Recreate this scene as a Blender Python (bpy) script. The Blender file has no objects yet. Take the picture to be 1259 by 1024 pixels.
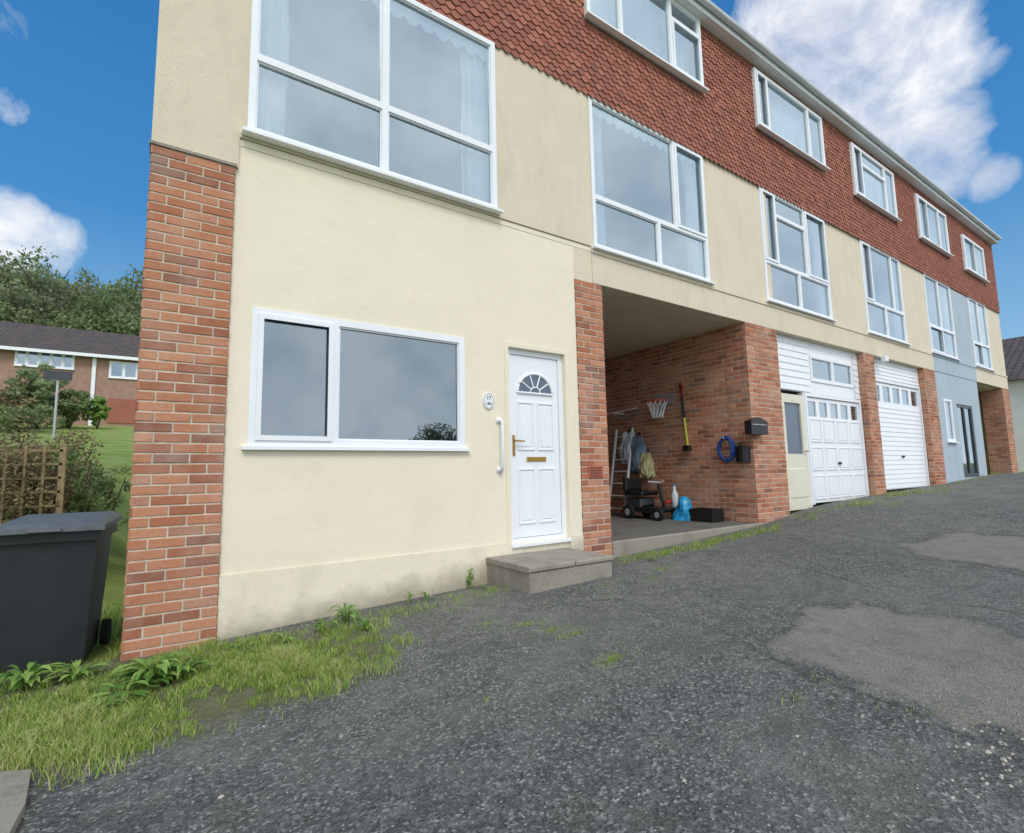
import bpy, math, random
from mathutils import Vector, Matrix
from mathutils import noise as mn
import numpy as np
random.seed(7); np.random.seed(7)
C=bpy.context.scene.collection
E=1.2; D=4.481; FP=631.74
yaw,pit,rol=math.radians(34.2877),math.radians(6.1794),math.radians(-1.139)
fw=Vector((math.sin(yaw)*math.cos(pit),math.cos(yaw)*math.cos(pit),math.sin(pit)))
rt=Vector((math.cos(yaw),-math.sin(yaw),0)); up=rt.cross(fw)
r2=rt*math.cos(rol)+up*math.sin(rol); u2=-rt*math.sin(rol)+up*math.cos(rol)
CAM=Vector((0,-D,E))
def ray(q): return fw+r2*((q[0]-629.5)/FP)-u2*((q[1]-512)/FP)
def F(q,Y=0.0):
    v=ray(q); t=(D+Y)/v.y; return v.x*t, E+v.z*t
def G(q,X):
    v=ray(q); t=X/v.x; return -D+v.y*t, E+v.z*t
def H(q,z):
    v=ray(q); t=(z-E)/v.z; return v.x*t,-D+v.y*t
def s(r,g,b):
    def c(x):
        x/=255.0; return x/12.92 if x<=.04045 else ((x+.055)/1.055)**2.4
    return (c(r),c(g),c(b),1)
# ---------------------------------------------------------------- camera
cd=bpy.data.cameras.new('camera'); cam=bpy.data.objects.new('camera',cd); C.objects.link(cam)
cd.sensor_width=36; cd.lens=36*FP/1259; cd.clip_start=.05; cd.clip_end=2000
m=Matrix((r2,u2,-fw)).transposed().to_4x4(); m.translation=CAM; cam.matrix_world=m
bpy.context.scene.camera=cam
bpy.context.scene.view_settings.view_transform='Standard'
bpy.context.scene.view_settings.look='None'
# ---------------------------------------------------------------- mesh helper
class MB:
    def __init__(s_): s_.v=[]; s_.f=[]; s_.r=[]
    def add(s_,vs,fs,rnd=None):
        n=len(s_.v); s_.v+= [tuple(p) for p in vs]; s_.f+=[tuple(i+n for i in f) for f in fs]
        if rnd is None: rnd=random.random()
        s_.r+=[rnd]*len(vs); return s_
    def box(s_,x0,x1,y0,y1,z0,z1,rnd=None):
        v=[(x0,y0,z0),(x1,y0,z0),(x1,y1,z0),(x0,y1,z0),(x0,y0,z1),(x1,y0,z1),(x1,y1,z1),(x0,y1,z1)]
        return s_.add(v,[(0,3,2,1),(4,5,6,7),(0,1,5,4),(1,2,6,5),(2,3,7,6),(3,0,4,7)],rnd)
    def bbox(s_,x0,x1,y0,y1,z0,z1,b=.005,rnd=None):
        v=[(x0,y1,z0),(x1,y1,z0),(x1,y1,z1),(x0,y1,z1),(x0,y0+b,z0),(x1,y0+b,z0),(x1,y0+b,z1),(x0,y0+b,z1),
           (x0+b,y0,z0+b),(x1-b,y0,z0+b),(x1-b,y0,z1-b),(x0+b,y0,z1-b)]
        f=[(3,2,1,0),(0,1,5,4),(1,2,6,5),(2,3,7,6),(3,0,4,7),(4,5,9,8),(5,6,10,9),(6,7,11,10),(7,4,8,11),(8,9,10,11)]
        return s_.add(v,f,rnd)
    def quad(s_,a,b,c,d,rnd=None): return s_.add([a,b,c,d],[(0,1,2,3)],rnd)
    def prism(s_,pts,z0,z1,rnd=None):
        n=len(pts); v=[(p[0],p[1],z0) for p in pts]+[(p[0],p[1],z1) for p in pts]
        return s_.add(v,[tuple(range(n-1,-1,-1)),tuple(range(n,2*n))]+[(i,(i+1)%n,n+(i+1)%n,n+i) for i in range(n)],rnd)
    def prismy(s_,pts,y0,y1,rnd=None):
        n=len(pts); v=[(p[0],y0,p[1]) for p in pts]+[(p[0],y1,p[1]) for p in pts]
        return s_.add(v,[tuple(range(n)),tuple(range(2*n-1,n-1,-1))]+[(i,n+i,n+(i+1)%n,(i+1)%n) for i in range(n)],rnd)
    def tube(s_,path,rad,seg=8,rnd=None,caps=True):
        P=[Vector(p) for p in path]; n=len(P)
        if not isinstance(rad,(list,tuple)): rad=[rad]*n
        vs=[];fs=[]
        for i,p in enumerate(P):
            d=(P[min(i+1,n-1)]-P[max(i-1,0)]); d=d.normalized() if d.length>1e-9 else Vector((0,0,1))
            a=Vector((0,0,1)) if abs(d.z)<.9 else Vector((1,0,0))
            u=d.cross(a).normalized(); w=d.cross(u)
            for k in range(seg):
                t=2*math.pi*k/seg; vs.append(p+(u*math.cos(t)+w*math.sin(t))*rad[i])
        for i in range(n-1):
            for k in range(seg):
                k2=(k+1)%seg; fs.append((i*seg+k,i*seg+k2,(i+1)*seg+k2,(i+1)*seg+k))
        if caps: fs.append(tuple(range(seg-1,-1,-1))); fs.append(tuple((n-1)*seg+k for k in range(seg)))
        return s_.add(vs,fs,rnd)
    def holes(s_,x0,x1,z0,z1,y0,y1,hs,rnd=.5):
        xs=sorted(set([x0,x1]+[min(max(h[i],x0),x1) for h in hs for i in (0,1)]))
        zs=sorted(set([z0,z1]+[min(max(h[i],z0),z1) for h in hs for i in (2,3)]))
        nx,nz=len(xs)-1,len(zs)-1
        def solid(i,j):
            if i<0 or j<0 or i>=nx or j>=nz: return False
            cx=(xs[i]+xs[i+1])/2; cz=(zs[j]+zs[j+1])/2
            return not any(h[0]<cx<h[1] and h[2]<cz<h[3] for h in hs)
        for i in range(nx):
            for j in range(nz):
                if not solid(i,j): continue
                a,b,c,d=xs[i],xs[i+1],zs[j],zs[j+1]
                s_.quad((a,y0,c),(b,y0,c),(b,y0,d),(a,y0,d),rnd)
                s_.quad((b,y1,c),(a,y1,c),(a,y1,d),(b,y1,d),rnd)
                if not solid(i-1,j): s_.quad((a,y1,c),(a,y0,c),(a,y0,d),(a,y1,d),rnd)
                if not solid(i+1,j): s_.quad((b,y0,c),(b,y1,c),(b,y1,d),(b,y0,d),rnd)
                if not solid(i,j-1): s_.quad((a,y1,c),(b,y1,c),(b,y0,c),(a,y0,c),rnd)
                if not solid(i,j+1): s_.quad((a,y0,d),(b,y0,d),(b,y1,d),(a,y1,d),rnd)
        return s_
    def build(s_,name,mat,parent=None,smooth=False):
        me=bpy.data.meshes.new(name); me.from_pydata(s_.v,[],s_.f); me.update()
        at=me.attributes.new('rnd','FLOAT','POINT'); at.data.foreach_set('value',s_.r)
        if smooth: me.polygons.foreach_set('use_smooth',[True]*len(me.polygons))
        me.materials.append(mat)
        o=bpy.data.objects.new(name,me); C.objects.link(o)
        if parent is not None:
            o.parent=parent
            wp=Vector((0,0,0)); q=parent
            while q is not None: wp=wp+q.location; q=q.parent
            o.location=-wp
        return o
def xf(mb,mat4,start=0):
    for i in range(start,len(mb.v)): mb.v[i]=tuple(mat4@Vector(mb.v[i]))
def tag(o,label,cat,group=None,kind=None):
    o['label']=label; o['category']=cat
    if group: o['group']=group
    if kind: o['kind']=kind
    return o
def thing(name,loc,label,cat,group=None):
    o=bpy.data.objects.new(name,None); C.objects.link(o); o.location=loc; o.empty_display_size=.1
    return tag(o,label,cat,group)
def struct(o): o['kind']='structure'; return o
# ---------------------------------------------------------------- materials
class NT:
    def __init__(s_,name):
        s_.m=bpy.data.materials.new(name); s_.m.use_nodes=True; s_.t=s_.m.node_tree; s_.n=s_.t.nodes; s_.l=s_.t.links
        s_.b=s_.n['Principled BSDF']; s_.out=s_.n['Material Output']
        s_.tc=s_.n.new('ShaderNodeTexCoord')
    def link(s_,a,b): s_.l.new(a,b)
    def noise(s_,scale,detail=4,rough=.6,stretch=None,dist=0):
        n=s_.n.new('ShaderNodeTexNoise'); n.inputs['Scale'].default_value=scale; n.inputs['Detail'].default_value=detail
        n.inputs['Roughness'].default_value=rough; n.inputs['Distortion'].default_value=dist
        if stretch:
            mp=s_.n.new('ShaderNodeMapping'); mp.inputs['Scale'].default_value=stretch
            s_.link(s_.tc.outputs['Object'],mp.inputs[0]); s_.link(mp.outputs[0],n.inputs['Vector'])
        else: s_.link(s_.tc.outputs['Object'],n.inputs['Vector'])
        return n.outputs['Fac']
    def voro(s_,scale,feature='F1',out='Distance',rand=1):
        n=s_.n.new('ShaderNodeTexVoronoi'); n.feature=feature; n.inputs['Scale'].default_value=scale
        n.inputs['Randomness'].default_value=rand
        s_.link(s_.tc.outputs['Object'],n.inputs['Vector']); return n.outputs[out]
    def attr(s_,name='rnd'):
        n=s_.n.new('ShaderNodeAttribute'); n.attribute_name=name; return n.outputs['Fac']
    def ramp(s_,inp,stops,interp='LINEAR'):
        n=s_.n.new('ShaderNodeValToRGB'); cr=n.color_ramp; cr.interpolation=interp
        while len(cr.elements)<len(stops): cr.elements.new(.5)
        for e,(p,c) in zip(cr.elements,stops):
            e.position=p; e.color=c if len(c)==4 else (*c,1)
        s_.link(inp,n.inputs[0]); return n.outputs[0]
    def mix(s_,fac,a,b,mode='MIX'):
        n=s_.n.new('ShaderNodeMix'); n.data_type='RGBA'; n.blend_type=mode
        for sock,val in ((n.inputs[0],fac),(n.inputs[6],a),(n.inputs[7],b)):
            if hasattr(val,'links'): s_.link(val,sock)
            else: sock.default_value=val
        return n.outputs[2]
    def math(s_,op,a,b=0,clamp=False):
        n=s_.n.new('ShaderNodeMath'); n.operation=op; n.use_clamp=clamp
        for i,val in enumerate((a,b)):
            if hasattr(val,'links'): s_.link(val,n.inputs[i])
            else: n.inputs[i].default_value=val
        return n.outputs[0]
    def bump(s_,h,strength,dist=.01,prev=None):
        n=s_.n.new('ShaderNodeBump'); n.inputs['Strength'].default_value=strength; n.inputs['Distance'].default_value=dist
        s_.link(h,n.inputs['Height'])
        if prev: s_.link(prev,n.inputs['Normal'])
        return n.outputs[0]
    def fin(s_,col,rough=.8,normal=None,metal=0,spec=None):
        if hasattr(col,'links'): s_.link(col,s_.b.inputs['Base Color'])
        else: s_.b.inputs['Base Color'].default_value=col
        if hasattr(rough,'links'): s_.link(rough,s_.b.inputs['Roughness'])
        else: s_.b.inputs['Roughness'].default_value=rough
        s_.b.inputs['Metallic'].default_value=metal
        if spec is not None: s_.b.inputs['Specular IOR Level'].default_value=spec
        if normal: s_.link(normal,s_.b.inputs['Normal'])
        return s_.m
def simple(name,c,rough=.6,var=.12,scale=8,bump=.1,bs=60,metal=0,bd=.003):
    t=NT(name); n=t.noise(scale,5)
    lo=tuple(max(0,x*(1-var)) for x in c[:3])+(1,); hi=tuple(min(1,x*(1+var)) for x in c[:3])+(1,)
    col=t.ramp(n,[(.3,lo),(.7,hi)])
    nm=t.bump(t.noise(bs,3),bump,bd) if bump else None
    return t.fin(col,rough,nm,metal)
def render_mat(name,c,dirt,rough_bump,bs,amount=.5,streak=.35,splash=None):
    t=NT(name)
    a=t.noise(1.3,6,.65); st=t.noise(2.0,5,.65,(1.6,1.6,streak))
    col=t.ramp(a,[(.3,tuple(x*.94 for x in c[:3])),(.7,c)])
    f=t.math('MULTIPLY',t.ramp(st,[(.5,(0,0,0)),(.85,(1,1,1))]),amount)
    col=t.mix(f,col,dirt)
    sp=t.noise(bs*.5,3,.7)
    col=t.mix(t.math('MULTIPLY',t.ramp(sp,[(.5,(0,0,0)),(.75,(1,1,1))]),amount*.5),col,dirt)
    if splash:
        sx=t.n.new('ShaderNodeSeparateXYZ'); t.link(t.tc.outputs['Object'],sx.inputs[0])
        hz=t.math('ADD',sx.outputs[2],t.math('MULTIPLY',t.noise(4,6,.7),.35))
        mr=t.n.new('ShaderNodeMapRange'); mr.inputs[1].default_value=splash; mr.inputs[2].default_value=splash-.22; mr.inputs[3].default_value=0; mr.inputs[4].default_value=.65
        t.link(t.math('SUBTRACT',hz,t.math('MULTIPLY',sx.outputs[0],.07)),mr.inputs[0]); col=t.mix(mr.outputs[0],col,s(128,120,98))
    n1=t.bump(t.noise(bs,4,.7),rough_bump,.006)
    n2=t.bump(t.noise(3,3),.3,.03,n1)
    n3=t.bump(t.noise(14,4,.6),.25,.006,n2)
    return t.fin(col,.9,n3,0,.2)
M={}
M['cream']=render_mat('cream_render',s(240,230,208),s(198,188,164),.25,70,.2,.7)
M['plinth']=render_mat('cream_plinth_render',s(237,227,206),s(172,164,142),.3,60,.3,.8,splash=.36)
M['rough']=render_mat('roughcast_render',s(226,214,192),s(164,152,130),.8,110,.3,.6)
M['blue']=render_mat('blue_grey_render',s(178,192,202),s(130,140,150),.25,70,.3)
M['ceil']=render_mat('ceiling_render',s(218,208,186),s(150,145,125),.2,70,.2)
M['concrete']=render_mat('weathered_concrete',s(156,150,138),s(92,87,76),.7,80,.8,1)
M['floorc']=render_mat('dark_worn_concrete',s(112,110,104),s(70,67,60),.5,60,.8,1)
M['inner']=simple('room_plaster',s(122,130,140),.9,.1,2,0)
M['upvc']=simple('white_frame_plastic',s(236,239,243),.35,.03,3,.03,40)
M['gold']=simple('brass',s(190,150,80),.3,.1,10,0,metal=1)
M['black']=simple('black_plastic',s(28,29,31),.45,.2,12,.1,80)
M['binbody']=simple('dark_grey_bin_plastic',s(38,42,47),.5,.18,5,.12,120)
M['binlid']=simple('mid_grey_bin_lid_plastic',s(92,97,101),.5,.18,9,.2,120)
M['rubber']=simple('rubber',s(20,20,20),.85,.2,12,.1)
M['wood']=simple('weathered_wood',s(140,122,92),.85,.35,14,.3,60)
M['metal']=simple('galvanised_metal',s(190,192,194),.4,.1,10,.05,metal=.5)
M['fascia']=simple('fascia_board',s(225,228,230),.6,.06,2,.05)
M['gutter']=simple('grey_gutter_plastic',s(200,204,207),.5,.1,3,.05)
M['bluebag']=simple('bright_blue_plastic',s(40,150,200),.4,.25,9,.5,14,bd=.02)
M['hose']=simple('blue_hose',s(36,76,150),.45,.1,6,.05)
M['curtain']=simple('white_net_curtain',s(238,244,246),.9,.05,8,.1)
M['purple']=simple('purple_petals',s(160,100,160),.9,.3,20,.2)
M['yellow']=simple('yellow_fabric',s(180,176,130),.8,.4,10,.5,14,bd=.03)
M['greyfab']=simple('grey_fabric',s(196,204,210),.9,.3,8,.5,16,bd=.03)
M['bluefab']=simple('blue_fabric',s(110,132,150),.9,.4,8,.5,16,bd=.03)
M['red']=simple('red_plastic',s(170,50,40),.5,.1,6,.05)
M['lime']=simple('lime_plastic',s(190,205,70),.5,.1,6,.05)
M['orange']=simple('orange_metal',s(210,90,40),.5,.1,6,.05)
M['terra']=simple('terracotta',s(188,104,78),.8,.1,20,.2)
M['stone']=simple('pale_stone',s(178,170,156),.85,.4,30,.3,60)
M['soil']=simple('mossy_soil',s(74,70,44),.95,.5,7,.9,40,bd=.02)
M['bgbrick']=simple('distant_brick',s(160,128,112),.9,.18,3,.2)
M['white_wall']=simple('white_painted_wall',s(225,225,220),.8,.06,2,.1)
M['bark']=simple('bark',s(80,68,55),.95,.3,6,.6,20,bd=.03)
M['creamdoor']=simple('cream_paint',s(222,217,198),.5,.05,4,.05)
M['dgrey']=simple('dark_grey_frame',s(60,64,70),.4,.1,4,.05)
def brickm():
    t=NT('red_brick')
    c=t.ramp(t.attr(),[(0,s(136,90,74)),(.12,s(166,104,78)),(.4,s(186,120,88)),(.65,s(198,134,100)),(.82,s(208,150,118)),(.93,s(186,138,114)),(1,s(146,110,98))])
    f=t.noise(40,5,.7); c=t.mix(t.ramp(f,[(.35,(.4,.4,.4)),(.7,(0,0,0))]),c,s(142,102,84))
    e=t.noise(1.6,5,.7); c=t.mix(t.math('MULTIPLY',t.ramp(e,[(.45,(0,0,0)),(.8,(1,1,1))]),.55),c,s(208,184,166))
    n1=t.bump(t.noise(30,3,.6,(.3,.3,4)),.5,.006)
    return t.fin(c,.9,t.bump(t.noise(90,5,.7),.6,.006,n1),0,.2)
M['brick']=brickm()
M['mortar']=simple('mortar',s(200,188,170),.95,.2,20,.5,90)
def tilem():
    t=NT('clay_tile')
    c=t.ramp(t.attr(),[(0,s(140,88,74)),(.3,s(152,94,78)),(.7,s(163,103,85)),(.93,s(172,112,92)),(1,s(132,88,78))])
    st=t.noise(.9,5,.7); c=t.mix(t.math('MULTIPLY',t.ramp(st,[(.45,(0,0,0)),(.75,(1,1,1))]),.45),c,s(134,90,78))
    return t.fin(c,.8,t.bump(t.noise(60,4),.3,.004),0,.25)
M['tile']=tilem()
def slatem():
    t=NT('dark_roof_tile'); w=t.n.new('ShaderNodeTexBrick'); t.link(t.tc.outputs['Object'],w.inputs[0])
    w.inputs['Scale'].default_value=1; w.inputs['Brick Width'].default_value=.3; w.inputs['Row Height'].default_value=.25
    w.inputs['Color1'].default_value=s(100,88,80); w.inputs['Color2'].default_value=s(82,74,70); w.inputs['Mortar'].default_value=s(46,43,42)
    w.inputs['Mortar Size'].default_value=.02
    return t.fin(w.outputs[0],.8)
M['slate']=slatem()
def glassm(name,fac,tint):
    t=NT(name); g=t.n.new('ShaderNodeBsdfGlossy'); g.inputs['Roughness'].default_value=.015; g.inputs['Color'].default_value=(.80,.93,1,1)
    tr=t.n.new('ShaderNodeBsdfTransparent'); tr.inputs['Color'].default_value=tint
    fr=t.n.new('ShaderNodeFresnel'); fr.inputs['IOR'].default_value=1.5
    f=t.math('ADD',fr.outputs[0],fac,True)
    nm=t.bump(t.noise(1.1,2),.05,.02); t.link(nm,g.inputs['Normal'])
    mx=t.n.new('ShaderNodeMixShader'); t.link(f,mx.inputs[0]); t.link(tr.outputs[0],mx.inputs[1]); t.link(g.outputs[0],mx.inputs[2])
    t.link(mx.outputs[0],t.out.inputs[0]); return t.m
M['glass']=glassm('window_glass',.35,(.88,.92,.96,1))
M['glassd']=glassm('window_glass_lower',.25,(.6,.63,.66,1))
M['frost']=simple('obscured_glass',s(92,108,124),.25,.3,60,.5,120)
def asph():
    t=NT('worn_asphalt')
    chips=t.voro(85,'F1','Color'); cf=t.n.new('ShaderNodeSeparateColor'); t.link(chips,cf.inputs[0])
    c=t.ramp(cf.outputs[0],[(0,(.055,.058,.054)),(.4,(.11,.115,.108)),(.75,(.18,.185,.172)),(.9,(.30,.30,.275)),(1,(.52,.51,.47))])
    big=t.noise(.6,8,.75); c=t.mix(t.ramp(big,[(.44,(0,0,0)),(.66,(.7,.7,.7))]),c,(.25,.25,.222,1))
    med=t.noise(7,7,.8); c=t.mix(t.ramp(med,[(.5,(0,0,0)),(.68,(.6,.6,.6))]),c,(.29,.288,.262,1))
    c=t.mix(t.ramp(med,[(.3,(.7,.7,.7)),(.46,(0,0,0))]),c,(.07,.074,.07,1))
    dark=t.noise(.9,8,.78,(1,1.8,1),.6); c=t.mix(t.ramp(dark,[(.5,(0,0,0)),(.64,(.5,.5,.5))]),c,(.085,.088,.086,1))
    grain=t.noise(150,3,.8); gm=t.ramp(grain,[(.5,(0,0,0)),(.72,(.7,.7,.7))]); c=t.mix(gm,c,(.33,.328,.305,1))
    moss=t.noise(1.7,7,.8); c=t.mix(t.ramp(moss,[(.55,(0,0,0)),(.72,(.5,.5,.5))]),c,(.15,.155,.085,1))
    vz=t.n.new('ShaderNodeTexVoronoi'); vz.feature='DISTANCE_TO_EDGE'; vz.inputs['Scale'].default_value=.55
    nz=t.n.new('ShaderNodeTexNoise'); nz.inputs['Scale'].default_value=1.3; nz.inputs['Detail'].default_value=8; nz.inputs['Roughness'].default_value=.65
    t.link(t.tc.outputs['Object'],nz.inputs['Vector'])
    va=t.n.new('ShaderNodeVectorMath'); va.operation='MULTIPLY_ADD'; t.link(nz.outputs['Color'],va.inputs[0]); va.inputs[1].default_value=(1.6,1.6,1.6)
    t.link(t.tc.outputs['Object'],va.inputs[2]); t.link(va.outputs[0],vz.inputs['Vector'])
    brk=t.ramp(t.noise(2.3,5,.7),[(.44,(0,0,0)),(.58,(1,1,1))])
    cr=t.math('MULTIPLY',t.ramp(vz.outputs['Distance'],[(.002,(1,1,1)),(.010,(0,0,0))]),t.ramp(t.noise(.7,3),[(.45,(0,0,0)),(.6,(1,1,1))]))
    wob=t.math('MULTIPLY',t.math('SUBTRACT',t.noise(2.4,8,.74),.5),.75)
    ck=t.math('ABSOLUTE',t.math('ADD',t.attr('seam'),t.math('MULTIPLY',wob,.4))); seam=t.math('MULTIPLY',t.ramp(ck,[(.004,(1,1,1)),(.026,(0,0,0))]),t.math('ADD',t.math('MULTIPLY',brk,.75),.25))
    crk=t.math('MAXIMUM',t.math('MULTIPLY',cr,brk),seam)
    c=t.mix(t.math('MULTIPLY',crk,.55),c,(.05,.052,.046,1))
    pa=t.math('ADD',t.attr('patch'),wob); pm=t.ramp(pa,[(.0,(0,0,0)),(.10,(1,1,1))])
    pc=t.ramp(t.noise(3,8,.8),[(.3,(.25,.235,.205)),(.5,(.37,.34,.295)),(.68,(.46,.405,.345))])
    pc=t.mix(t.ramp(grain,[(.42,(.7,.7,.7)),(.60,(0,0,0))]),pc,(.19,.186,.172,1))
    pc=t.mix(t.ramp(t.noise(8,7,.85),[(.5,(0,0,0)),(.62,(.75,.75,.75))]),pc,(.20,.20,.185,1))
    c=t.mix(pm,c,pc)
    edge=t.ramp(t.math('ABSOLUTE',t.math('ADD',pa,.02)),[(.0,(.5,.5,.5)),(.04,(0,0,0))]); c=t.mix(edge,c,(.07,.072,.068,1))
    sa=t.math('ADD',t.attr('soil'),wob); smk=t.ramp(sa,[(-.0,(0,0,0)),(.18,(.9,.9,.9))])
    sc=t.ramp(t.noise(9,8,.85),[(.3,(.09,.10,.045)),(.5,(.18,.19,.08)),(.66,(.27,.24,.17))])
    c=t.mix(smk,c,sc)
    n1=t.bump(t.voro(85),1,.010); n2=t.bump(grain,.8,.008,n1); n3=t.bump(t.noise(2.5,4),.4,.05,n2); n4=t.bump(crk,.6,-.015,n3); n5=t.bump(med,.8,.03,n4)
    return t.fin(c,.9,n5,0,.3)
M['asphalt']=asph()
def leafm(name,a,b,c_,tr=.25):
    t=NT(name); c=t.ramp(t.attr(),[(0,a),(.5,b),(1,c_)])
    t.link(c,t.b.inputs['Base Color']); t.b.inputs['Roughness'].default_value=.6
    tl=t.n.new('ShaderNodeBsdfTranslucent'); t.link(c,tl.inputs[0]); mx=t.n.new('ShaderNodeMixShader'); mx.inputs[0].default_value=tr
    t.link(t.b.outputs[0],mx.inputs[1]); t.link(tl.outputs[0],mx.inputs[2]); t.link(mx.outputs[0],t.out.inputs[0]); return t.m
M['leaf']=leafm('tree_leaves',(.12,.17,.07),(.20,.28,.10),(.34,.42,.18),.45)
M['shrub']=leafm('shrub_leaves',(.12,.12,.06),(.26,.20,.10),(.44,.34,.2),.4)
M['grassb']=leafm('grass_blades',(.12,.20,.03),(.28,.44,.06),(.54,.52,.22))
M['weed']=leafm('weed_leaves',(.09,.19,.03),(.19,.34,.06),(.33,.46,.11))
def lawn():
    t=NT('lawn'); c=t.ramp(t.noise(1.2,8,.8),[(.3,(.19,.27,.06)),(.5,(.31,.40,.11)),(.7,(.43,.46,.2))])
    return t.fin(c,.95,t.bump(t.noise(25,5,.8),1,.06),0,.1)
M['lawn']=lawn()
# ---------------------------------------------------------------- ground profile
bp=[F(q) for q in ((262,790),(440,748),(608,716),(770,682),(945,643),(1000,623),(1068,610),(1143,598),(1215,584))]
GX=[-40,-.5]+[b[0] for b in bp]+[80]; GZ=[bp[0][1]-.25,bp[0][1]-.02]+[b[1] for b in bp]+[bp[-1][1]+.3]
def gz(x,y=0):
    b=float(np.interp(x,GX,GZ)); b2=float(np.interp(x-.6,GX,GZ)); b3=float(np.interp(x+.6,GX,GZ))
    return (b+b2+b3)/3
def sm(a,b,x):
    t=min(1,max(0,(x-a)/(b-a))); return t*t*(3-2*t)
def bumpy(x,y): return .012*math.sin(x*1.7+y*.9)+.01*math.sin(x*.8-y*2.1)+.006*math.sin(3.1*x+2.3*y)
def gd(x,y): return gz(x)+bumpy(x,y)*min(1,max(0,-y))+.04*sm(.05,.5,-y)*sm(1,3,x)
def HG(q):
    z=0.0
    for _ in range(25):
        x,y=H(q,z); z=gd(x,y)
    return x,y,z
def terr(x,y):
    base=gz(x)-.05-.02*sm(0,1,abs(y))
    r=np.interp(y,[-100,1.2,12,40,50,85,140,400],[0,0,1.3,5.1,7.2,16,22,24])
    bl=max((1-sm(-1.2,-.2,x)),sm(11,16,y))
    return base+float(r)*bl
# ---------------------------------------------------------------- ground sheets
def sheet(name,xs,ys,zf,mat,off=0):
    v=[(x,y,zf(x,y)+off) for y in ys for x in xs]; nx=len(xs)
    f=[(j*nx+i,j*nx+i+1,(j+1)*nx+i+1,(j+1)*nx+i) for j in range(len(ys)-1) for i in range(nx-1)]
    mb=MB(); mb.v=v; mb.f=f; mb.r=[.5]*len(v); return mb.build(name,mat,smooth=True)
xs=sorted(set([-400,-200,-100,-60]+[round(-40+2*i,2) for i in range(15)]+[round(-10+.4*i,2) for i in range(36)]+[5+1.5*i for i in range(30)]+[60,100,200,400]))
ys=sorted(set([-400,-100,-40,-20]+[round(-12+.6*i,2) for i in range(60)]+[24+2*i for i in range(35)]+[100,140,200,400,800]))
struct(sheet('terrain',xs,ys,terr,M['lawn']))
def inpoly(x,y,P):
    c=False; n=len(P)
    for i in range(n):
        a,b=P[i],P[(i+1)%n]
        if (a.y>y)!=(b.y>y) and x<(b.x-a.x)*(y-a.y)/(b.y-a.y)+a.x: c=not c
    return c
def ldist(x,y,P,close=True):
    p=Vector((x,y)); d=9
    for i in range(len(P) if close else len(P)-1):
        a=P[i]; b=P[(i+1)%len(P)]; ab=b-a; t=max(0,min(1,(p-a).dot(ab)/ab.length_squared)); d=min(d,(p-a-ab*t).length)
    return d
def sdist(x,y,P):
    d=ldist(x,y,P); return d if inpoly(x,y,P) else -d
gxs=list(np.arange(-1.0,7.5,.08))+list(np.arange(7.5,14,.2))+list(np.arange(14,47,.5)); gys=list(np.arange(-16,-5,.5))+list(np.arange(-5,.001,.08))+[.05]
drv=sheet('driveway',gxs,gys,gd,M['asphalt']); struct(drv)
pp=[[Vector(HG(q)[:2]) for q in P] for P in ([(940,790),(985,745),(1050,738),(1100,750),(1190,762),(1300,800),(1330,930),(1200,900),(1090,865),(1000,830)],
   [(1105,668),(1170,657),(1270,662),(1330,690),(1300,712),(1200,693),(1130,682)],[(1180,905),(1260,900),(1330,960),(1260,985)])]
seams=[[Vector(HG(q)[:2]) for q in P] for P in ([(870,770),(1000,835),(1110,872),(1200,890),(1300,912)],[(960,690),(1060,720),(1130,735),(1300,760)],[(660,745),(760,735),(860,770)],[(1000,650),(1100,668),(1300,720)])]
vpoly=[Vector(HG(q)[:2]) for q in [(-60,845),(60,825),(150,806),(262,796),(330,785),(420,772),(480,778),(500,795),(470,822),(380,862),(290,895),(190,925),(90,950),(-60,965)]]
pv=[];sv=[];cv=[]
for v in drv.data.vertices:
    x,y=v.co.x,v.co.y
    pv.append(max(-1,max(sdist(x,y,P) for P in pp))); sv.append(max(-1,min(1,sdist(x,y,vpoly))))
    best=9
    for P in seams:
        for i in range(len(P)-1):
            a=P[i]; ab=P[i+1]-a; t=(Vector((x,y))-a).dot(ab)/ab.length_squared; tc=max(0,min(1,t)); dv=Vector((x,y))-a-ab*tc
            sg=1 if ab.x*dv.y-ab.y*dv.x>0 else -1
            if dv.length<abs(best): best=dv.length*sg
    cv.append(max(-1,min(1,best)))
for nm_,dat in (('patch',pv),('soil',sv),('seam',cv)):
    a=drv.data.attributes.new(nm_,'FLOAT','POINT'); a.data.foreach_set('value',dat)
kp=[HG(q) for q in ((-60,962),(38,955),(30,1000),(10,1040),(-80,1060))]
mb=MB(); mb.prism([(p[0],p[1]) for p in kp],kp[1][2]-.05,kp[1][2]+.03); tag(mb.build('paving_slab',M['concrete']),'worn pale paving slab at the edge of the grass verge, bottom left','paving slab')
# ---------------------------------------------------------------- houses
fx=lambda q,Y=0:F(q,Y)[0]
fz=lambda q,Y=0:F(q,Y)[1]
avg=lambda *a:sum(a)/len(a)
ZT=avg(fz((610,55)),fz((722,122)),fz((925,222)),fz((1045,285)))
ZC=avg(fz((722,345)),fz((738,352)),fz((940,402)))
ZR=avg(fz((915,40),-.2),fz((1000,110),-.2),fz((1100,197),-.2))
P1=(avg(fx((705,345)),fx((718,672))),avg(fx((738,350)),fx((753,670))))
P2=(avg(fx((917,405)),fx((930,640))),avg(fx((953,408)),fx((972,635))))
P3=(avg(fx((1062,440)),fx((1076,607))),avg(fx((1073,442)),fx((1090,605))))
P4=(avg(fx((1136,460)),fx((1150,597))),avg(fx((1147,462)),fx((1165,593))))
P5=(avg(fx((1196,480)),fx((1206,590))),avg(fx((1203,480)),fx((1214,590))))
XE=avg(fx((1222,330)),fx((1250,575)))
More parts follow.
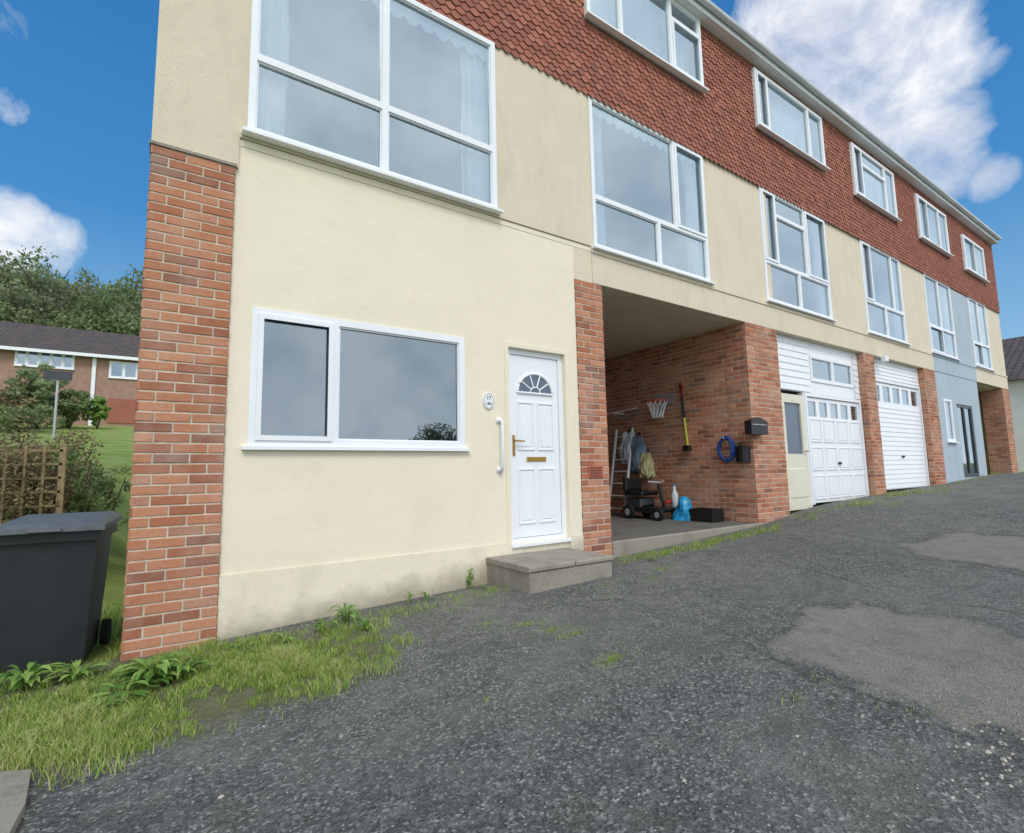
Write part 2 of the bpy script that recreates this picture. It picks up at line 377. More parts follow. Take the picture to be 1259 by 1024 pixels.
B=[-.17,P1[1]-.15,P2[1],P3[1],P4[1],P5[1],XE]
ZSTR=avg(fz((720,305)),fz((940,375)),fz((1065,412)))
DEP=8.0
def bricks(mb,x0,x1,z0,z1,y,proud=.006,start=0):
    n=int(round((z1-z0)/.075)); h=(z1-z0)/n
    for r in range(n):
        x=x0-(.1125 if (r+start)%2 else 0)
        while x<x1-.01:
            a=max(x+.006,x0); b=min(x+.219,x1)
            if b-a>.02: mb.bbox(a,b,y-proud+random.uniform(-.0025,.002),y+.01,z0+r*h+.0065,z0+(r+1)*h-.0065,.003)
            x+=.225
def brick_pillar(par,x0,x1,z0,z1,y0,y1,left=True,name='brick_pillar'):
    core=MB(); core.box(x0+.006,x1-.006,y0+.006,y1,z0,z1,.5); p=core.build(name,M['mortar'],par)
    mb=MB(); bricks(mb,x0,x1,z0,z1,y0+.006)
    if left:
        st=len(mb.v); bricks(mb,0,y1-y0,z0,z1,0,start=1)
        for i in range(st,len(mb.v)):
            a,b,c=mb.v[i]; mb.v[i]=(x0+.006+b,y1-a,c)
    mb.build('brickwork',M['brick'],p); return p
def window(par,rect,cells,Y,dep=.07,b=.055,mh=.03,sash=(),sill=True,name='window',glass=None,proudsill=.06):
    x0,x1,z0,z1=rect; W=x1-x0; Hh=z1-z0; hs=[]
    for (u0,u1,v0,v1) in cells:
        a=x0+u0*W+(b if u0==0 else mh); c=x0+u1*W-(b if u1==1 else mh)
        d=z0+v0*Hh+(b if v0==0 else mh); e=z0+v1*Hh-(b if v1==1 else mh); hs.append((a,c,d,e))
    mb=MB(); mb.holes(x0,x1,z0,z1,Y,Y+dep,hs)
    fr=mb.build(name,M['upvc'],par)
    for i,h in enumerate(hs):
        if i in sash:
            r=MB(); r.holes(h[0]-.012,h[1]+.012,h[2]-.012,h[3]+.012,Y-.014,Y-.001,[(h[0]+.028,h[1]-.028,h[2]+.028,h[3]-.028)])
            r.build('sash_frame',M['upvc'],fr)
        else:
            r=MB(); r.holes(h[0]+.001,h[1]-.001,h[2]+.001,h[3]-.001,Y+.014,Y+.034,[(h[0]+.014,h[1]-.014,h[2]+.014,h[3]-.014)])
            r.build('glazing_bead',M['upvc'],fr)
        g=MB(); g.quad((h[0],Y+.035,h[2]),(h[1],Y+.035,h[2]),(h[1],Y+.035,h[3]),(h[0],Y+.035,h[3])); g.build('pane',glass or M['glass'],fr)
    if sill:
        k=MB(); k.box(x0-.04,x1+.04,Y-proudsill,Y+.02,z0-.028,z0-.003); k.build('sill',M['upvc'],fr)
    return fr
def rectq(tl,tr,br,bl,Y=0):
    return (avg(fx(tl,Y),fx(bl,Y)),avg(fx(tr,Y),fx(br,Y)),avg(fz(bl,Y),fz(br,Y)),avg(fz(tl,Y),fz(tr,Y)))
def grid(us,vs):
    return [(us[i],us[i+1],vs[j],vs[j+1]) for j in range(len(vs)-1) for i in range(len(us)-1)]
z1f=fz((853,27)); z0f=avg(fz((716,25)),fz((862,115)))
W1=[(.46,2.89,avg(fz((300,163)),fz((607,262))),ZT-.02),
    rectq((722,132),(863,193),(872,350),(730,305)),rectq((933,243),(1015,290),(1022,398),(942,365)),
    rectq((1056,312),(1105,337),(1117,430),(1068,410)),rectq((1134,353),(1168,372),(1178,447),(1146,430)),rectq((1190,385),(1213,398),(1221,465),(1200,452))]
W1=[(a,b,max(c,ZSTR+.06) if i else c,ZT-.02) for i,(a,b,c,d) in enumerate(W1)]
W2=[(.7,2.75,z0f,z1f),(avg(fx((716,25)),fx((716,0))),avg(fx((862,115)),fx((853,27))),z0f,z1f),
    rectq((920,87),(1003,145),(1012,212),(928,158)),rectq((1040,175),(1092,215),(1101,275),(1048,240)),
    rectq((1120,237),(1158,267),(1165,320),(1128,290)),rectq((1177,285),(1205,310),(1210,352),(1184,328))]
labels=['cream rendered end house with corner brick pier and white front door',
 'house over the open carport, with brick pillars and a wide first-floor window',
 'house with half glazed side door and white panelled garage door',
 'house with ribbed white garage door and narrow weatherboard band above it',
 'house with blue grey painted ground floor and dark glazed entrance doors',
 'farthest house of the terrace with an open dark porch at its far end']
tops=ZR-.12
houses=[]
for i in range(6):
    h=thing('terraced_house',(B[i],0,gz(B[i])),labels[i],'house'); houses.append(h)
    x0,x1=B[i],B[i+1]; w1=W1[i]; w2=W2[i]
    mb=MB(); mb.holes(x0,x1,ZT,tops,-.012,.2,[w2]); mb.build('upper_wall',M['tile'],h)
    mb=MB(); row=.080; tw=.120; nr=int((tops-ZT)/row)+1; zb0=ZT-.06
    for r in range(nr+1):
        zb=zb0+r*row; xo=(r%2)*tw/2
        for k in range(int(x0/tw)-1,int(x1/tw)+2):
            a=k*tw+xo; cx=a+tw/2
            if not (x0<=cx<x1): continue
            if w2[0]-.02<cx<w2[1]+.02 and w2[2]-.06<zb+.06<w2[3]+.02: continue
            g=.0012; zt=min(zb+.13,tops); j=random.uniform(-.0025,.0025); yb=-.044+random.uniform(-.003,.003)
            if zt-zb<.07: continue
            prof=[(a+g,.042),(a+tw*.16,.025),(a+tw*.34,.008),(a+tw*.5,0),(a+tw*.66,.008),(a+tw*.84,.025),(a+tw-g,.042)]
            vs=[(px,yb+.02*(dz/.17),zb+dz+j) for px,dz in prof]+[(a+tw-g,yb+.018,zt),(a+g,yb+.018,zt)]
            vs+=[(px,yb+.009+.02*(dz/.17),zb+dz+j+.002) for px,dz in prof]
            fs=[tuple(range(9))]+[(q+1,q,9+q,10+q) for q in range(6)]
            mb.add(vs,fs)
    mb.build('tile_cladding',M['tile'],h)
    wm=M['rough']
    mb=MB()
    if i==0:
        zc1=avg(fz((188,180)),fz((293,207)))
        mb.holes(x0,x1,w1[2]-.05,ZT,-.02,.2,[(w1[0],w1[1],w1[2],ZT+.1)])
        mb.build('roughcast_wall',wm,h)
        mb=MB(); mb.holes(x0,w1[0]-.05,zc1,w1[2]-.05,-.02,.2,[]); mb.build('roughcast_column',wm,h)
        xm=w1[0]-.05
        mb=MB(); mb.holes(xm+.002,x1,ZSTR,w1[2]-.055,-.004,.2,[]); mb.build('smooth_panel',M['cream'],h)
    else:
        mb.holes(x0,x1,ZSTR,ZT,0,.2,[(w1[0],w1[1],w1[2],ZT+.1)])
        mb.build('roughcast_wall',wm,h)
        mb=MB(); mb.box(x0+(.002 if i==1 else 0),x1,-.012,.2,ZC,ZSTR-.003); mb.build('slab_edge',wm if i!=4 else M['blue'],h)
        mb=MB(); mb.box(x0+(.002 if i==1 else 0),x1,-.026,-.001,ZSTR-.02,ZSTR+.03); mb.build('string_course',wm if i!=4 else M['blue'],h)
    mb=MB(); mb.box(x0,x1,-.2,-.17,ZR-.16,ZR-.01); mb.build('fascia',M['fascia'],h)
    mb=MB(); mb.box(x0,x1,-.17,.2,ZR-.16,ZR-.14); mb.build('soffit',M['fascia'],h)
    mb=MB(); mb.tube([(x0,-.25,ZR-.03),(x1,-.25,ZR-.03)],.05,10); mb.build('gutter',M['gutter'],h)
    mb=MB(); mb.add([(x0,-.25,ZR),(x1,-.25,ZR),(x1,DEP/2,ZR+1.2),(x0,DEP/2,ZR+1.2),(x1,DEP+.2,ZR),(x0,DEP+.2,ZR)],[(0,1,2,3),(3,2,4,5),(0,3,5),(1,4,2),(0,5,4,1)]); mb.build('roof',M['slate'],h)
    mb=MB(); mb.box(x0,x1,DEP-.2,DEP,terr(x0,-1)-.2,ZR-.02); mb.build('rear_wall',M['rough'],h)
    mb=MB(); mb.box(x0+.02,x1-.02,.205,DEP-.21,ZC+.02,ZC+.2); mb.build('floor_slab',M['inner'],h)
    mb=MB(); mb.box(x0+.02,x1-.02,.205,DEP-.21,ZT-.02,ZT+.16); mb.build('floor_slab',M['inner'],h)
    mb=MB(); mb.box(x0+.02,x1-.02,1.8,1.9,ZC+.201,ZT-.022); mb.build('inner_wall',M['inner'],h)
    mb=MB(); mb.box(x0+.02,x1-.02,1.8,1.9,ZT+.162,ZR-.05); mb.build('inner_wall',M['inner'],h)
    mb=MB(); mb.box(x0+.001,x0+.02 if i else x0+.2,.201,DEP-.205,ZC+.01,ZR-.02); mb.build('cross_wall',M['rough'] if i==0 else M['inner'],h)
ff=[[(0,.48,.35,1),(.48,1,.35,1),(0,.48,0,.35),(.48,1,0,.35)],
    [(0,.7,.335,1),(.7,1,.335,1),(0,.53,0,.335),(.53,1,0,.335)],
    [(0,.2,.35,1),(.2,.65,.35,.8),(.2,.65,.8,1),(.65,1,.35,1),(0,.5,0,.35),(.5,1,0,.35)],
    [(0,.22,.35,1),(.22,.75,.35,1),(.75,1,.35,1),(0,.5,0,.35),(.5,1,0,.35)],
    grid([0,.5,1],[0,.35,1]),grid([0,.5,1],[0,.35,1])]
s2=[[(0,.33,0,1),(.33,1,0,1)],[(0,.26,0,1),(.26,.7,0,1),(.7,1,0,.72),(.7,1,.72,1)],[(0,.16,0,1),(.16,.76,0,1),(.76,1,0,1)],
    [(0,.2,0,1),(.2,.75,0,.7),(.2,.75,.7,1),(.75,1,0,1)],[(0,.3,0,1),(.3,.7,0,1),(.7,1,0,1)],[(0,.5,0,1),(.5,1,0,1)]]
for i in range(6):
    window(houses[i],W1[i],ff[i],-.045 if i==0 else -.02,sash={0:(),1:(1,),2:(0,3)}.get(i,(0,)),b=.055)
    window(houses[i],W2[i],s2[i],-.085,dep=.1,sash=(0,) if i>1 else (2,),b=.06)
def curtain(x0,x1,z0,z1,y,label,mat=None,folds=9,name='net_curtain'):
    n=folds*6; mb=MB(); vs=[];fs=[]
    rows=8
    for j in range(rows+1):
        for k in range(n+1):
            t=k/n; z=z0+(z1-z0)*j/rows
            x=x0+(x1-x0)*t+ .012*math.sin(j*1.3+k*.4)
            vs.append((x,y+.03*math.sin(t*folds*2*math.pi+.2*math.sin(j))+.01*math.sin(t*17+j),z+(.01*math.sin(k*.8) if j==0 else 0)))
    for j in range(rows):
        for k in range(n):
            a=j*(n+1)+k; fs.append((a,a+1,a+n+2,a+n+1))
    mb.add(vs,fs,.5); tag(mb.build(name,mat or M['curtain'],smooth=True),label,'curtain')
nm=['end house','carport house','panelled garage house','ribbed garage house','blue painted house','farthest house']
for i in range(6):
    w=W1[i]; W=w[1]-w[0]
    curtain(w[0]-.02,w[0]+W*.13,w[2]-.03,w[3],.09,'white curtain at the left of the first-floor window, '+nm[i],folds=4)
    curtain(w[1]-W*.15,w[1]+.02,w[2]-.03,w[3],.09,'white curtain at the right of the first-floor window, '+nm[i],folds=4)
    w=W2[i]
    if i>0: curtain(w[0]-.02,w[1]+.02,w[2]-.02,w[3],.16,'white blind drawn across the top-floor window, '+nm[i],folds=16,name='window_blind')
for i in (0,1):
    w=W1[i]; n=14; mb=MB(); pts=[(w[0],w[3])]
    for k in range(n):
        a=w[0]+(w[1]-w[0])*k/n; b=w[0]+(w[1]-w[0])*(k+1)/n
        pts+=[(a+(b-a)*t/6,w[3]-.14-.07*math.sin(math.pi*t/6)) for t in range(6)]
    pts+=[(w[1],w[3]-.14),(w[1],w[3])]
    mb.prismy(pts[::-1],.045,.047)
    tag(mb.build('valance',M['curtain']),'scalloped white valance along the top of the first-floor window, '+nm[i],'curtain')
# ---------------------------------------------------------------- house 1 ground floor
h=houses[0]
GW=rectq((311,378),(570,415),(572,551),(303,549))
dY=.05
DR=rectq((620,428),(690,436),(697,662),(627,668),dY)
xp=avg(fx((293,210)),fx((262,785)))
zpl=fz((450,688))
gb=gz(0)-.4
mb=MB(); mb.holes(xp,P1[0],zpl,ZSTR-.003,0,.2,[GW,(DR[0],DR[1],zpl-.1,DR[3])]); mb.build('ground_floor_wall',M['cream'],h)
mb=MB(); mb.holes(xp,DR[0],gb,zpl-.002,-.014,.2,[]); mb.build('plinth',M['plinth'],h)
zs=avg(fz((640,677)),fz((700,673)))
mb=MB(); mb.holes(DR[1],P1[0],gb,zpl-.002,-.01,.2,[]); mb.build('plinth',M['plinth'],h)
mb=MB(); mb.box(DR[0],DR[1],0,.2,gb,DR[2]-.001); mb.build('door_footing',M['plinth'],h)
zc1=avg(fz((188,180)),fz((293,207)))
brick_pillar(h,-.17,xp,gb,zc1-.004,-.03,.25,left=True,name='corner_pier')
mb=MB(); mb.box(-.18,xp+.01,-.04,.2,zc1-.003,zc1+.02); mb.build('pier_cap',M['concrete'],h)
mb=MB(); mb.box(-.15,.03,.252,DEP-.2,gb,ZC+.01); mb.build('gable_wall',M['cream'],h)
window(h,GW,[(0,.34,0,1),(.34,1,0,1)],-.012,dep=.08,b=.06,sash=(0,),proudsill=.035,glass=M['glassd'])
mb=MB(); mb.box(xp+.01,P1[0],1.6,1.7,gb,ZC); mb.build('inner_wall',M['inner'],h)
mb=MB(); mb.box(xp+.01,P1[0],.21,1.6,gb+.4,gb+.5); mb.build('floor_slab',M['inner'],h)
brick_pillar(h,P1[0],P1[1],gb,ZC-.001,-.012,.35,left=False)
mb=MB(); mb.box(P1[0],B[1],-.002,.2,ZC+.002,ZSTR-.004); mb.build('slab_edge',M['rough'],h)
ax,az=F((731,580)); mb=MB(); mb.bbox(ax-.11,ax+.11,-.030,-.013,az-.07,az+.07,.004)
ab=mb.build('air_brick',M['terra'],h)
mb=MB()
for r in range(4):
    for c_ in range(6): mb.box(ax-.094+c_*.032,ax-.074+c_*.032,-.032,-.0305,az-.056+r*.03,az-.036+r*.03)
mb.build('vent_slots',M['black'],ab)
# front door
x0,x1,z0,z1=DR
mb=MB(); mb.holes(x0,x1,z0,z1,dY,dY+.08,[(x0+.06,x1-.06,z0+.05,z1-.06)]); dr=mb.build('door_frame',M['upvc'],h)
a,b_,c_,d_=x0+.065,x1-.065,z0+.055,z1-.065; Wd=b_-a; Hd=d_-c_
mb=MB(); mb.box(a,b_,dY+.012,dY+.06,c_,d_)
def ring(mb,p0,p1,q0,q1,y,w=.018,pr=.012):
    mb.holes(p0,p1,q0,q1,y-pr,y,[(p0+w,p1-w,q0+w,q1-w)]); mb.bbox(p0+w*2,p1-w*2,y-pr*.8,y-.0005,q0+w*2,q1-w*2,.006)
for (u0,u1,v0,v1) in ((.12,.46,.07,.37),(.54,.88,.07,.37),(.12,.46,.47,.74),(.54,.88,.47,.74)):
    ring(mb,a+u0*Wd,a+u1*Wd,c_+v0*Hd,c_+v1*Hd,dY+.012)
leaf=mb.build('front_door',M['upvc'],h)
cx=(a+b_)/2; rz=c_+.79*Hd; R=.36*Wd
mb=MB(); mb.prismy([(cx-R,rz)]+[(cx-R*math.cos(math.pi*k/20),rz+R*.92*math.sin(math.pi*k/20)) for k in range(1,20)]+[(cx+R,rz)],dY+.004,dY+.011)
mb.build('fanlight',M['frost'],leaf)
mb=MB(); pts=[(cx-R*1.02*math.cos(math.pi*k/24),dY+.004,rz+R*.94*math.sin(math.pi*k/24)) for k in range(25)]; mb.tube(pts+[pts[0]],.014,6)
for k in (1,2,3,4): mb.tube([(cx-R*.3*math.cos(math.pi*k/5),dY+.002,rz+R*.3*math.sin(math.pi*k/5)),(cx-R*math.cos(math.pi*k/5),dY+.002,rz+R*.93*math.sin(math.pi*k/5))],.009,6)
mb.tube([(cx-R*.3*math.cos(math.pi*k/12),dY+.002,rz+R*.3*math.sin(math.pi*k/12)) for k in range(13)],.009,6)
mb.build('glazing_bar',M['upvc'],leaf)
zl=c_+.42*Hd; mb=MB(); mb.bbox(cx-.13,cx+.13,dY-.002,dY+.011,zl-.025,zl+.025,.006); mb.box(cx-.1,cx+.1,dY-.006,dY-.003,zl-.012,zl+.012); mb.build('letterbox',M['gold'],leaf)
hz=c_+.5*Hd; mb=MB(); mb.bbox(a+.012,a+.042,dY-.001,dY+.011,hz-.12,hz+.1,.004); mb.tube([(a+.027,dY,hz+.04),(a+.027,dY-.045,hz+.04),(a+.13,dY-.05,hz+.035)],.009,8); mb.build('door_handle',M['gold'],leaf)
mb=MB(); mb.box(x0-.01,x1+.01,-.03,dY+.1,z0-.03,z0-.002); mb.build('threshold',M['upvc'],dr)
mb=MB(); e=.05; mb.holes(x0-e,x1+e,zpl,z1+e,-.008,-.001,[(x0,x1,zpl-.1,z1)]); mb.build('door_surround',M['cream'],h)
gx0,gz1=F((613,517)); gx1,gz0=F((614,578)); gx=(gx0+gx1)/2
mb=MB(); mb.tube([(gx,-.005,gz1),(gx,-.05,gz1),(gx,-.065,gz1-.03),(gx,-.065,gz0+.03),(gx,-.05,gz0),(gx,-.005,gz0)],.016,10)
for zz in (gz0,gz1): mb.tube([(gx,-.012,zz),(gx,-.001,zz)],.036,14)
mb.build('grab_rail',M['upvc'],h,smooth=True)
px_,pz_=F((600,493)); mb=MB(); mb.prismy([(px_-.065*math.cos(t*math.pi/16),pz_+.085*math.sin(t*math.pi/16)) for t in range(32)],-.016,-.001)
pq=mb.build('number_plaque',M['upvc'],h)
mb=MB(); pts=[(px_-.056*math.cos(t*math.pi/16),-.017,pz_+.076*math.sin(t*math.pi/16)) for t in range(33)]; mb.tube(pts,.0018,5); mb.build('plaque_border',M['black'],pq)
def text(body,size,loc,par,mat):
    cu=bpy.data.curves.new('t','FONT'); cu.body=body; cu.size=size; cu.align_x='CENTER'; cu.extrude=.0008
    o=bpy.data.objects.new('t',cu); C.objects.link(o); bpy.context.view_layer.update()
    me=bpy.data.meshes.new_from_object(o.evaluated_get(bpy.context.evaluated_depsgraph_get())); bpy.data.objects.remove(o)
    me.transform(Matrix.Translation(loc)@Matrix.Rotation(math.pi/2,4,'X')); me.materials.clear(); me.materials.append(mat); me.name='house_number'
    o=bpy.data.objects.new('house_number',me); C.objects.link(o); o.parent=par
    wp=Vector((0,0,0)); q=par
    while q is not None: wp=wp+q.location; q=q.parent
    o.location=-wp
text('17',.055,(px_,-.018,pz_+.012),pq,M['black']); text('18A',.045,(px_,-.018,pz_-.042),pq,M['black'])
# doorstep
fl_=H((648,702),zs); rr=H((765,682),zs); ysx=fl_[1]*.86; xl=avg(fl_[0],fx((608,688))); xr=rr[0]*.985
st=thing('doorstep',(xl,ysx,gz(xl)),'low stone doorstep with two slabs below the white front door','step')
mb=MB(); mb.bbox(xl+.015,xr-.015,ysx+.015,-.022,gz(xl)-.2,zs-.055,.012); mb.build('step_base',M['concrete'],st)
xm=xl+(xr-xl)*.52
for (p,q_) in ((xl,xm-.006),(xm+.006,xr)):
    mb=MB(); mb.bbox(p,q_,ysx,-.02,zs-.053,zs-.008+random.uniform(-.003,.003),.01); mb.build('slab',M['concrete'],st)
# ---------------------------------------------------------------- house 2 carport
h=houses[1]; zf=avg(fz((931,640)),fz((760,670))); XW=P2[0]; YB=5.6
brick_pillar(h,P2[0],P2[1],gb,ZC-.001,-.012,.36,left=True)
mb=MB(); mb.box(XW+.012,P2[1]-.02,.361,YB,zf-.3,ZC); mb.build('party_wall_core',M['mortar'],h)
mb=MB(); bricks(mb,0,YB-.36,zf,ZC-.001,0)
for i in range(len(mb.v)):
    a,b_,c_=mb.v[i]; mb.v[i]=(XW+.012+b_,YB-a,c_)
mb.build('side_wall_brickwork',M['brick'],h)
mb=MB(); mb.box(P1[1]-.1,XW+.1,YB-.005,YB+.1,zf-.3,ZC); bwc=mb.build('carport_back_wall',M['mortar'],h)
mb=MB(); bricks(mb,P1[1]-.1,XW,zf,ZC-.001,YB-.01); mb.build('brickwork',M['brick'],bwc)
mb=MB(); mb.box(P1[1]-.12,P1[1]-.02,.351,YB,zf-.3,ZC); mb.build('carport_left_wall',M['brick'],h)
mb=MB(); mb.box(P1[1]-.1,XW+.05,.201,YB,ZC-.002,ZC+.012); mb.build('carport_ceiling',M['ceil'],h)
mb=MB(); mb.box(P1[1]-.1,P2[0]+.05,.02,YB,zf-.3,zf); mb.build('carport_floor',M['floorc'],h)
mb=MB(); mb.bbox(P1[1]+.002,P2[0]+.0,-.03,.018,gz(P1[1])-.3,zf+.006,.012); mb.build('kerb_edge',M['concrete'],h)
# ---------------------------------------------------------------- house 3
yg=.12
def ribs(mb,x0,x1,z0,z1,y,n,pr=.012):
    hh=(z1-z0)/n
    vs=[];fs=[]
    for k in range(n):
        vs+=[(x0,y-pr,z0+k*hh),(x1,y-pr,z0+k*hh),(x1,y-.001,z0+(k+1)*hh),(x0,y-.001,z0+(k+1)*hh)]
        fs.append((4*k,4*k+1,4*k+2,4*k+3))
        if k<n-1: fs.append((4*k+3,4*k+2,4*k+5,4*k+4))
    mb.add(vs,fs,.5)
def garage_door(h,x0,x1,z0,z1,style):
    mb=MB(); mb.holes(x0-.06,x1+.06,z0,z1+.06,yg-.02,yg+.06,[(x0,x1,z0-.1,z1)]); mb.build('garage_door_frame',M['upvc'],h)
    mb=MB(); n=5; W=x1-x0; Hh=z1-z0; lh=z1-.16*Hh-.03; hs=[]
    for k in range(n): hs.append((x0+W*(k+.14)/n,x0+W*(k+.86)/n,lh-.02,z1-.08))
    mb.holes(x0+.01,x1-.01,z0+.02,z1-.01,yg+.01,yg+.04,hs)
    if style=='panel':
        for r in range(3):
            for c_ in range(4):
                ring(mb,x0+W*(c_+.1)/4,x0+W*(c_+.9)/4,z0+(lh-z0-.05)*(r+.1)/3+.03,z0+(lh-z0-.05)*(r+.92)/3+.03,yg+.01,.02,.014)
    else: ribs(mb,x0+.03,x1-.03,z0+.04,lh-.06,yg+.009,18,.012)
    g=mb.build('garage_door',M['upvc'],h)
    for q in hs:
        k=MB(); k.quad((q[0],yg+.03,q[2]),(q[1],yg+.03,q[2]),(q[1],yg+.03,q[3]),(q[0],yg+.03,q[3])); k.build('pane',M['glass'],g)
    k=MB(); k.bbox((x0+x1)/2-.05,(x0+x1)/2+.05,yg-.03,yg-.004,z0+.7,z0+.74,.004); k.build('door_handle',M['black'],g)
h=houses[2]
gd3=rectq((988,487),(1055,495),(1068,608),(1000,620),yg); dd=rectq((957,483),(984,487),(997,622),(970,628),yg)
dd=(max(dd[0],P2[1]+.02),dd[1],gz(dd[0])+.03,gd3[3]+.0)
gd3=(dd[1]+.16,min(gd3[1],P3[0]-.1),gz(gd3[0])+.02,gd3[3]-.0)
brick_pillar(h,P3[0],P3[1],gb,ZC-.001,-.012,.3,left=True)
zl3=gd3[3]+.07
w3=rectq((995,437),(1047,447),(1048,476),(996,470),yg); w3=(w3[0],w3[1],max(w3[2],zl3+.03),w3[3])
mb=MB(); mb.holes(P2[1],P3[0],zl3,ZC,yg,yg+.05,[w3]); bo=mb.build('weatherboard_panel',M['upvc'],h)
mb=MB(); ribs(mb,P2[1]+.01,w3[0]-.05,zl3+.01,ZC-.01,yg-.001,8); mb.build('boards',M['upvc'],bo)
mb=MB(); ribs(mb,w3[1]+.05,P3[0]-.01,zl3+.01,ZC-.01,yg-.001,8); mb.build('boards',M['upvc'],bo)
window(h,w3,[(0,.5,0,1),(.5,1,0,1)],yg-.02,sill=False,dep=.06)
garage_door(h,*gd3,'panel')
mb=MB(); mb.holes(dd[0]+.03,dd[1]+.06,dd[2],dd[3],yg,yg+.05,[(dd[0]+.14,dd[1]-.06,dd[2]+.95,dd[3]-.15)]); sd=mb.build('side_door',M['creamdoor'],h)
k=MB(); k.quad((dd[0]+.14,yg+.03,dd[2]+.95),(dd[1]-.06,yg+.03,dd[2]+.95),(dd[1]-.06,yg+.03,dd[3]-.15),(dd[0]+.14,yg+.03,dd[3]-.15)); k.build('pane',M['frost'],sd)
k=MB(); k.bbox(dd[0]+.12,dd[1]-.04,yg-.01,yg-.001,dd[2]+.2,dd[2]+.7,.01); k.build('panel',M['creamdoor'],sd)
k=MB(); k.tube([(dd[1]-.0,yg-.001,dd[2]+1),(dd[1]-.0,yg-.05,dd[2]+1),(dd[1]-.1,yg-.05,dd[2]+1)],.01,8); k.build('door_handle',M['gold'],sd)
mb=MB(); mb.box(dd[1]+.062,dd[1]+.098,yg-.001,yg+.1,dd[2]-.3,zl3-.002); mb.build('post',M['upvc'],h)
for i,(p,q_) in ((2,(P2[1],P3[0])),(3,(P3[1],P4[0]))):
    mb=MB(); mb.box(p,q_,1.4,1.5,gb,ZC); mb.build('inner_wall',M['inner'],houses[i])
# ---------------------------------------------------------------- house 4
h=houses[3]
g4=rectq((1080,470),(1130,478),(1142,597),(1092,603),yg); g4=(P3[1]+.08,P4[0]-.08,gz(g4[0])+.02,g4[3])
brick_pillar(h,P4[0],P4[1],gb,ZC-.001,-.012,.3,left=True)
mb=MB(); mb.box(P3[1],P4[0],yg,yg+.05,g4[3]+.065,ZC); bo=mb.build('weatherboard_panel',M['upvc'],h)
mb=MB(); ribs(mb,P3[1]+.01,P4[0]-.01,g4[3]+.08,ZC-.01,yg-.001,5); mb.build('boards',M['upvc'],bo)
garage_door(h,*g4,'rib')
lx,lz=F((1083,442)); mb=MB(); mb.bbox(lx-.08,lx+.08,-.12,-.03,lz-.06,lz+.06,.01); mb.build('security_lamp',M['upvc'],h)
# ---------------------------------------------------------------- house 5 (blue)
h=houses[4]
w5=rectq((1161,490),(1170,492),(1174,543),(1164,543)); d5=rectq((1176,497),(1196,499),(1204,587),(1186,589)); d5=(d5[0],d5[1],gz(d5[0])+.05,d5[3])
mb=MB(); mb.holes(P4[1],P5[1],gb,ZC-.001,0,.15,[w5,(d5[0],d5[1],d5[2],d5[3])]); mb.build('ground_floor_wall',M['blue'],h)
window(h,w5,[(0,1,0,1)],-.01)
mb=MB(); x0,x1,z0,z1=d5; mb.holes(x0,x1,z0,z1,.02,.08,[(x0+.07,(x0+x1)/2-.04,z0+.1,z1-.07),((x0+x1)/2+.04,x1-.07,z0+.1,z1-.07)]); q=mb.build('entrance_door',M['dgrey'],h)
for (p,r) in ((x0+.07,(x0+x1)/2-.04),((x0+x1)/2+.04,x1-.07)):
    k=MB(); k.quad((p,.05,z0+.1),(r,.05,z0+.1),(r,.05,z1-.07),(p,.05,z1-.07)); k.build('pane',M['glassd'],q)
mb=MB(); mb.box(P4[1],P5[1],1.2,1.3,gb,ZC); mb.build('inner_wall',M['inner'],h)
mb=MB(); mb.box(W1[4][1]+.05,B[5],-.012,-.001,ZSTR+.032,ZT-.07); mb.build('blue_wall_panel',M['blue'],h)
# ---------------------------------------------------------------- house 6
h=houses[5]
P6=(XE-.7,XE)
brick_pillar(h,P6[0],P6[1],gb,ZC-.001,-.012,.5,left=True)
mb=MB(); mb.box(P5[1]-.1,XE,3.0,3.1,gb,ZC); mb.build('porch_back_wall',M['brick'],h)
mb=MB(); mb.box(P5[1]-.1,XE,.2,3.0,ZC-.03,ZC+.01); mb.build('porch_ceiling',M['ceil'],h)
mb=MB(); mb.box(XE-.2,XE-.002,.51,DEP-.21,gb,ZR-.02); mb.build('gable_wall',M['rough'],h)
# ---------------------------------------------------------------- things in and around the carport
def gw(q,off=0): return G(q,XW-off)
y,z=gw((818,492)); t=thing('basketball_hoop',(XW,y,z),'small basketball hoop with net fixed high on the carport brick wall','basketball hoop')
mb=MB(); mb.box(XW-.03,XW-.005,y-.22,y+.22,z-.08,z+.12); mb.build('backboard',M['metal'],t)
mb=MB(); mb.tube([(XW-.23+.18*math.cos(a*math.pi/12),y+.18*math.sin(a*math.pi/12),z-.03) for a in range(25)],.012,6); mb.build('rim',M['orange'],t)
mb=MB()
for a in range(12):
    p=a*math.pi/6; q=p+math.pi/6
    for (p_,q_) in ((p,q),(q,p)):
        mb.tube([(XW-.23+.18*math.cos(p_),y+.18*math.sin(p_),z-.04),(XW-.23+.12*math.cos((p+q)/2),y+.12*math.sin((p+q)/2),z-.2),(XW-.23+.09*math.cos(q_),y+.09*math.sin(q_),z-.33)],.005,4)
mb.build('net',M['curtain'],t)
ya,za=gw((838,472)); yb,zb=gw((848,556))
t=thing('garden_tool',(XW,yb,zb),'long handled red, yellow and black garden tool hanging on the carport wall','garden tool')
mb=MB(); mb.tube([(XW-.04,ya,za),(XW-.04,(ya+yb)/2,(za+zb)/2)],.022,8); mb.build('handle',M['black'],t)
mb=MB(); mb.tube([(XW-.04,(ya+yb)/2,(za+zb)/2),(XW-.04,yb,zb+.1)],.018,8); mb.build('shaft',M['lime'],t)
mb=MB(); mb.bbox(XW-.1,XW-.02,yb-.07,yb+.07,zb+.03,zb+.12,.01); mb.build('head',M['black'],t)
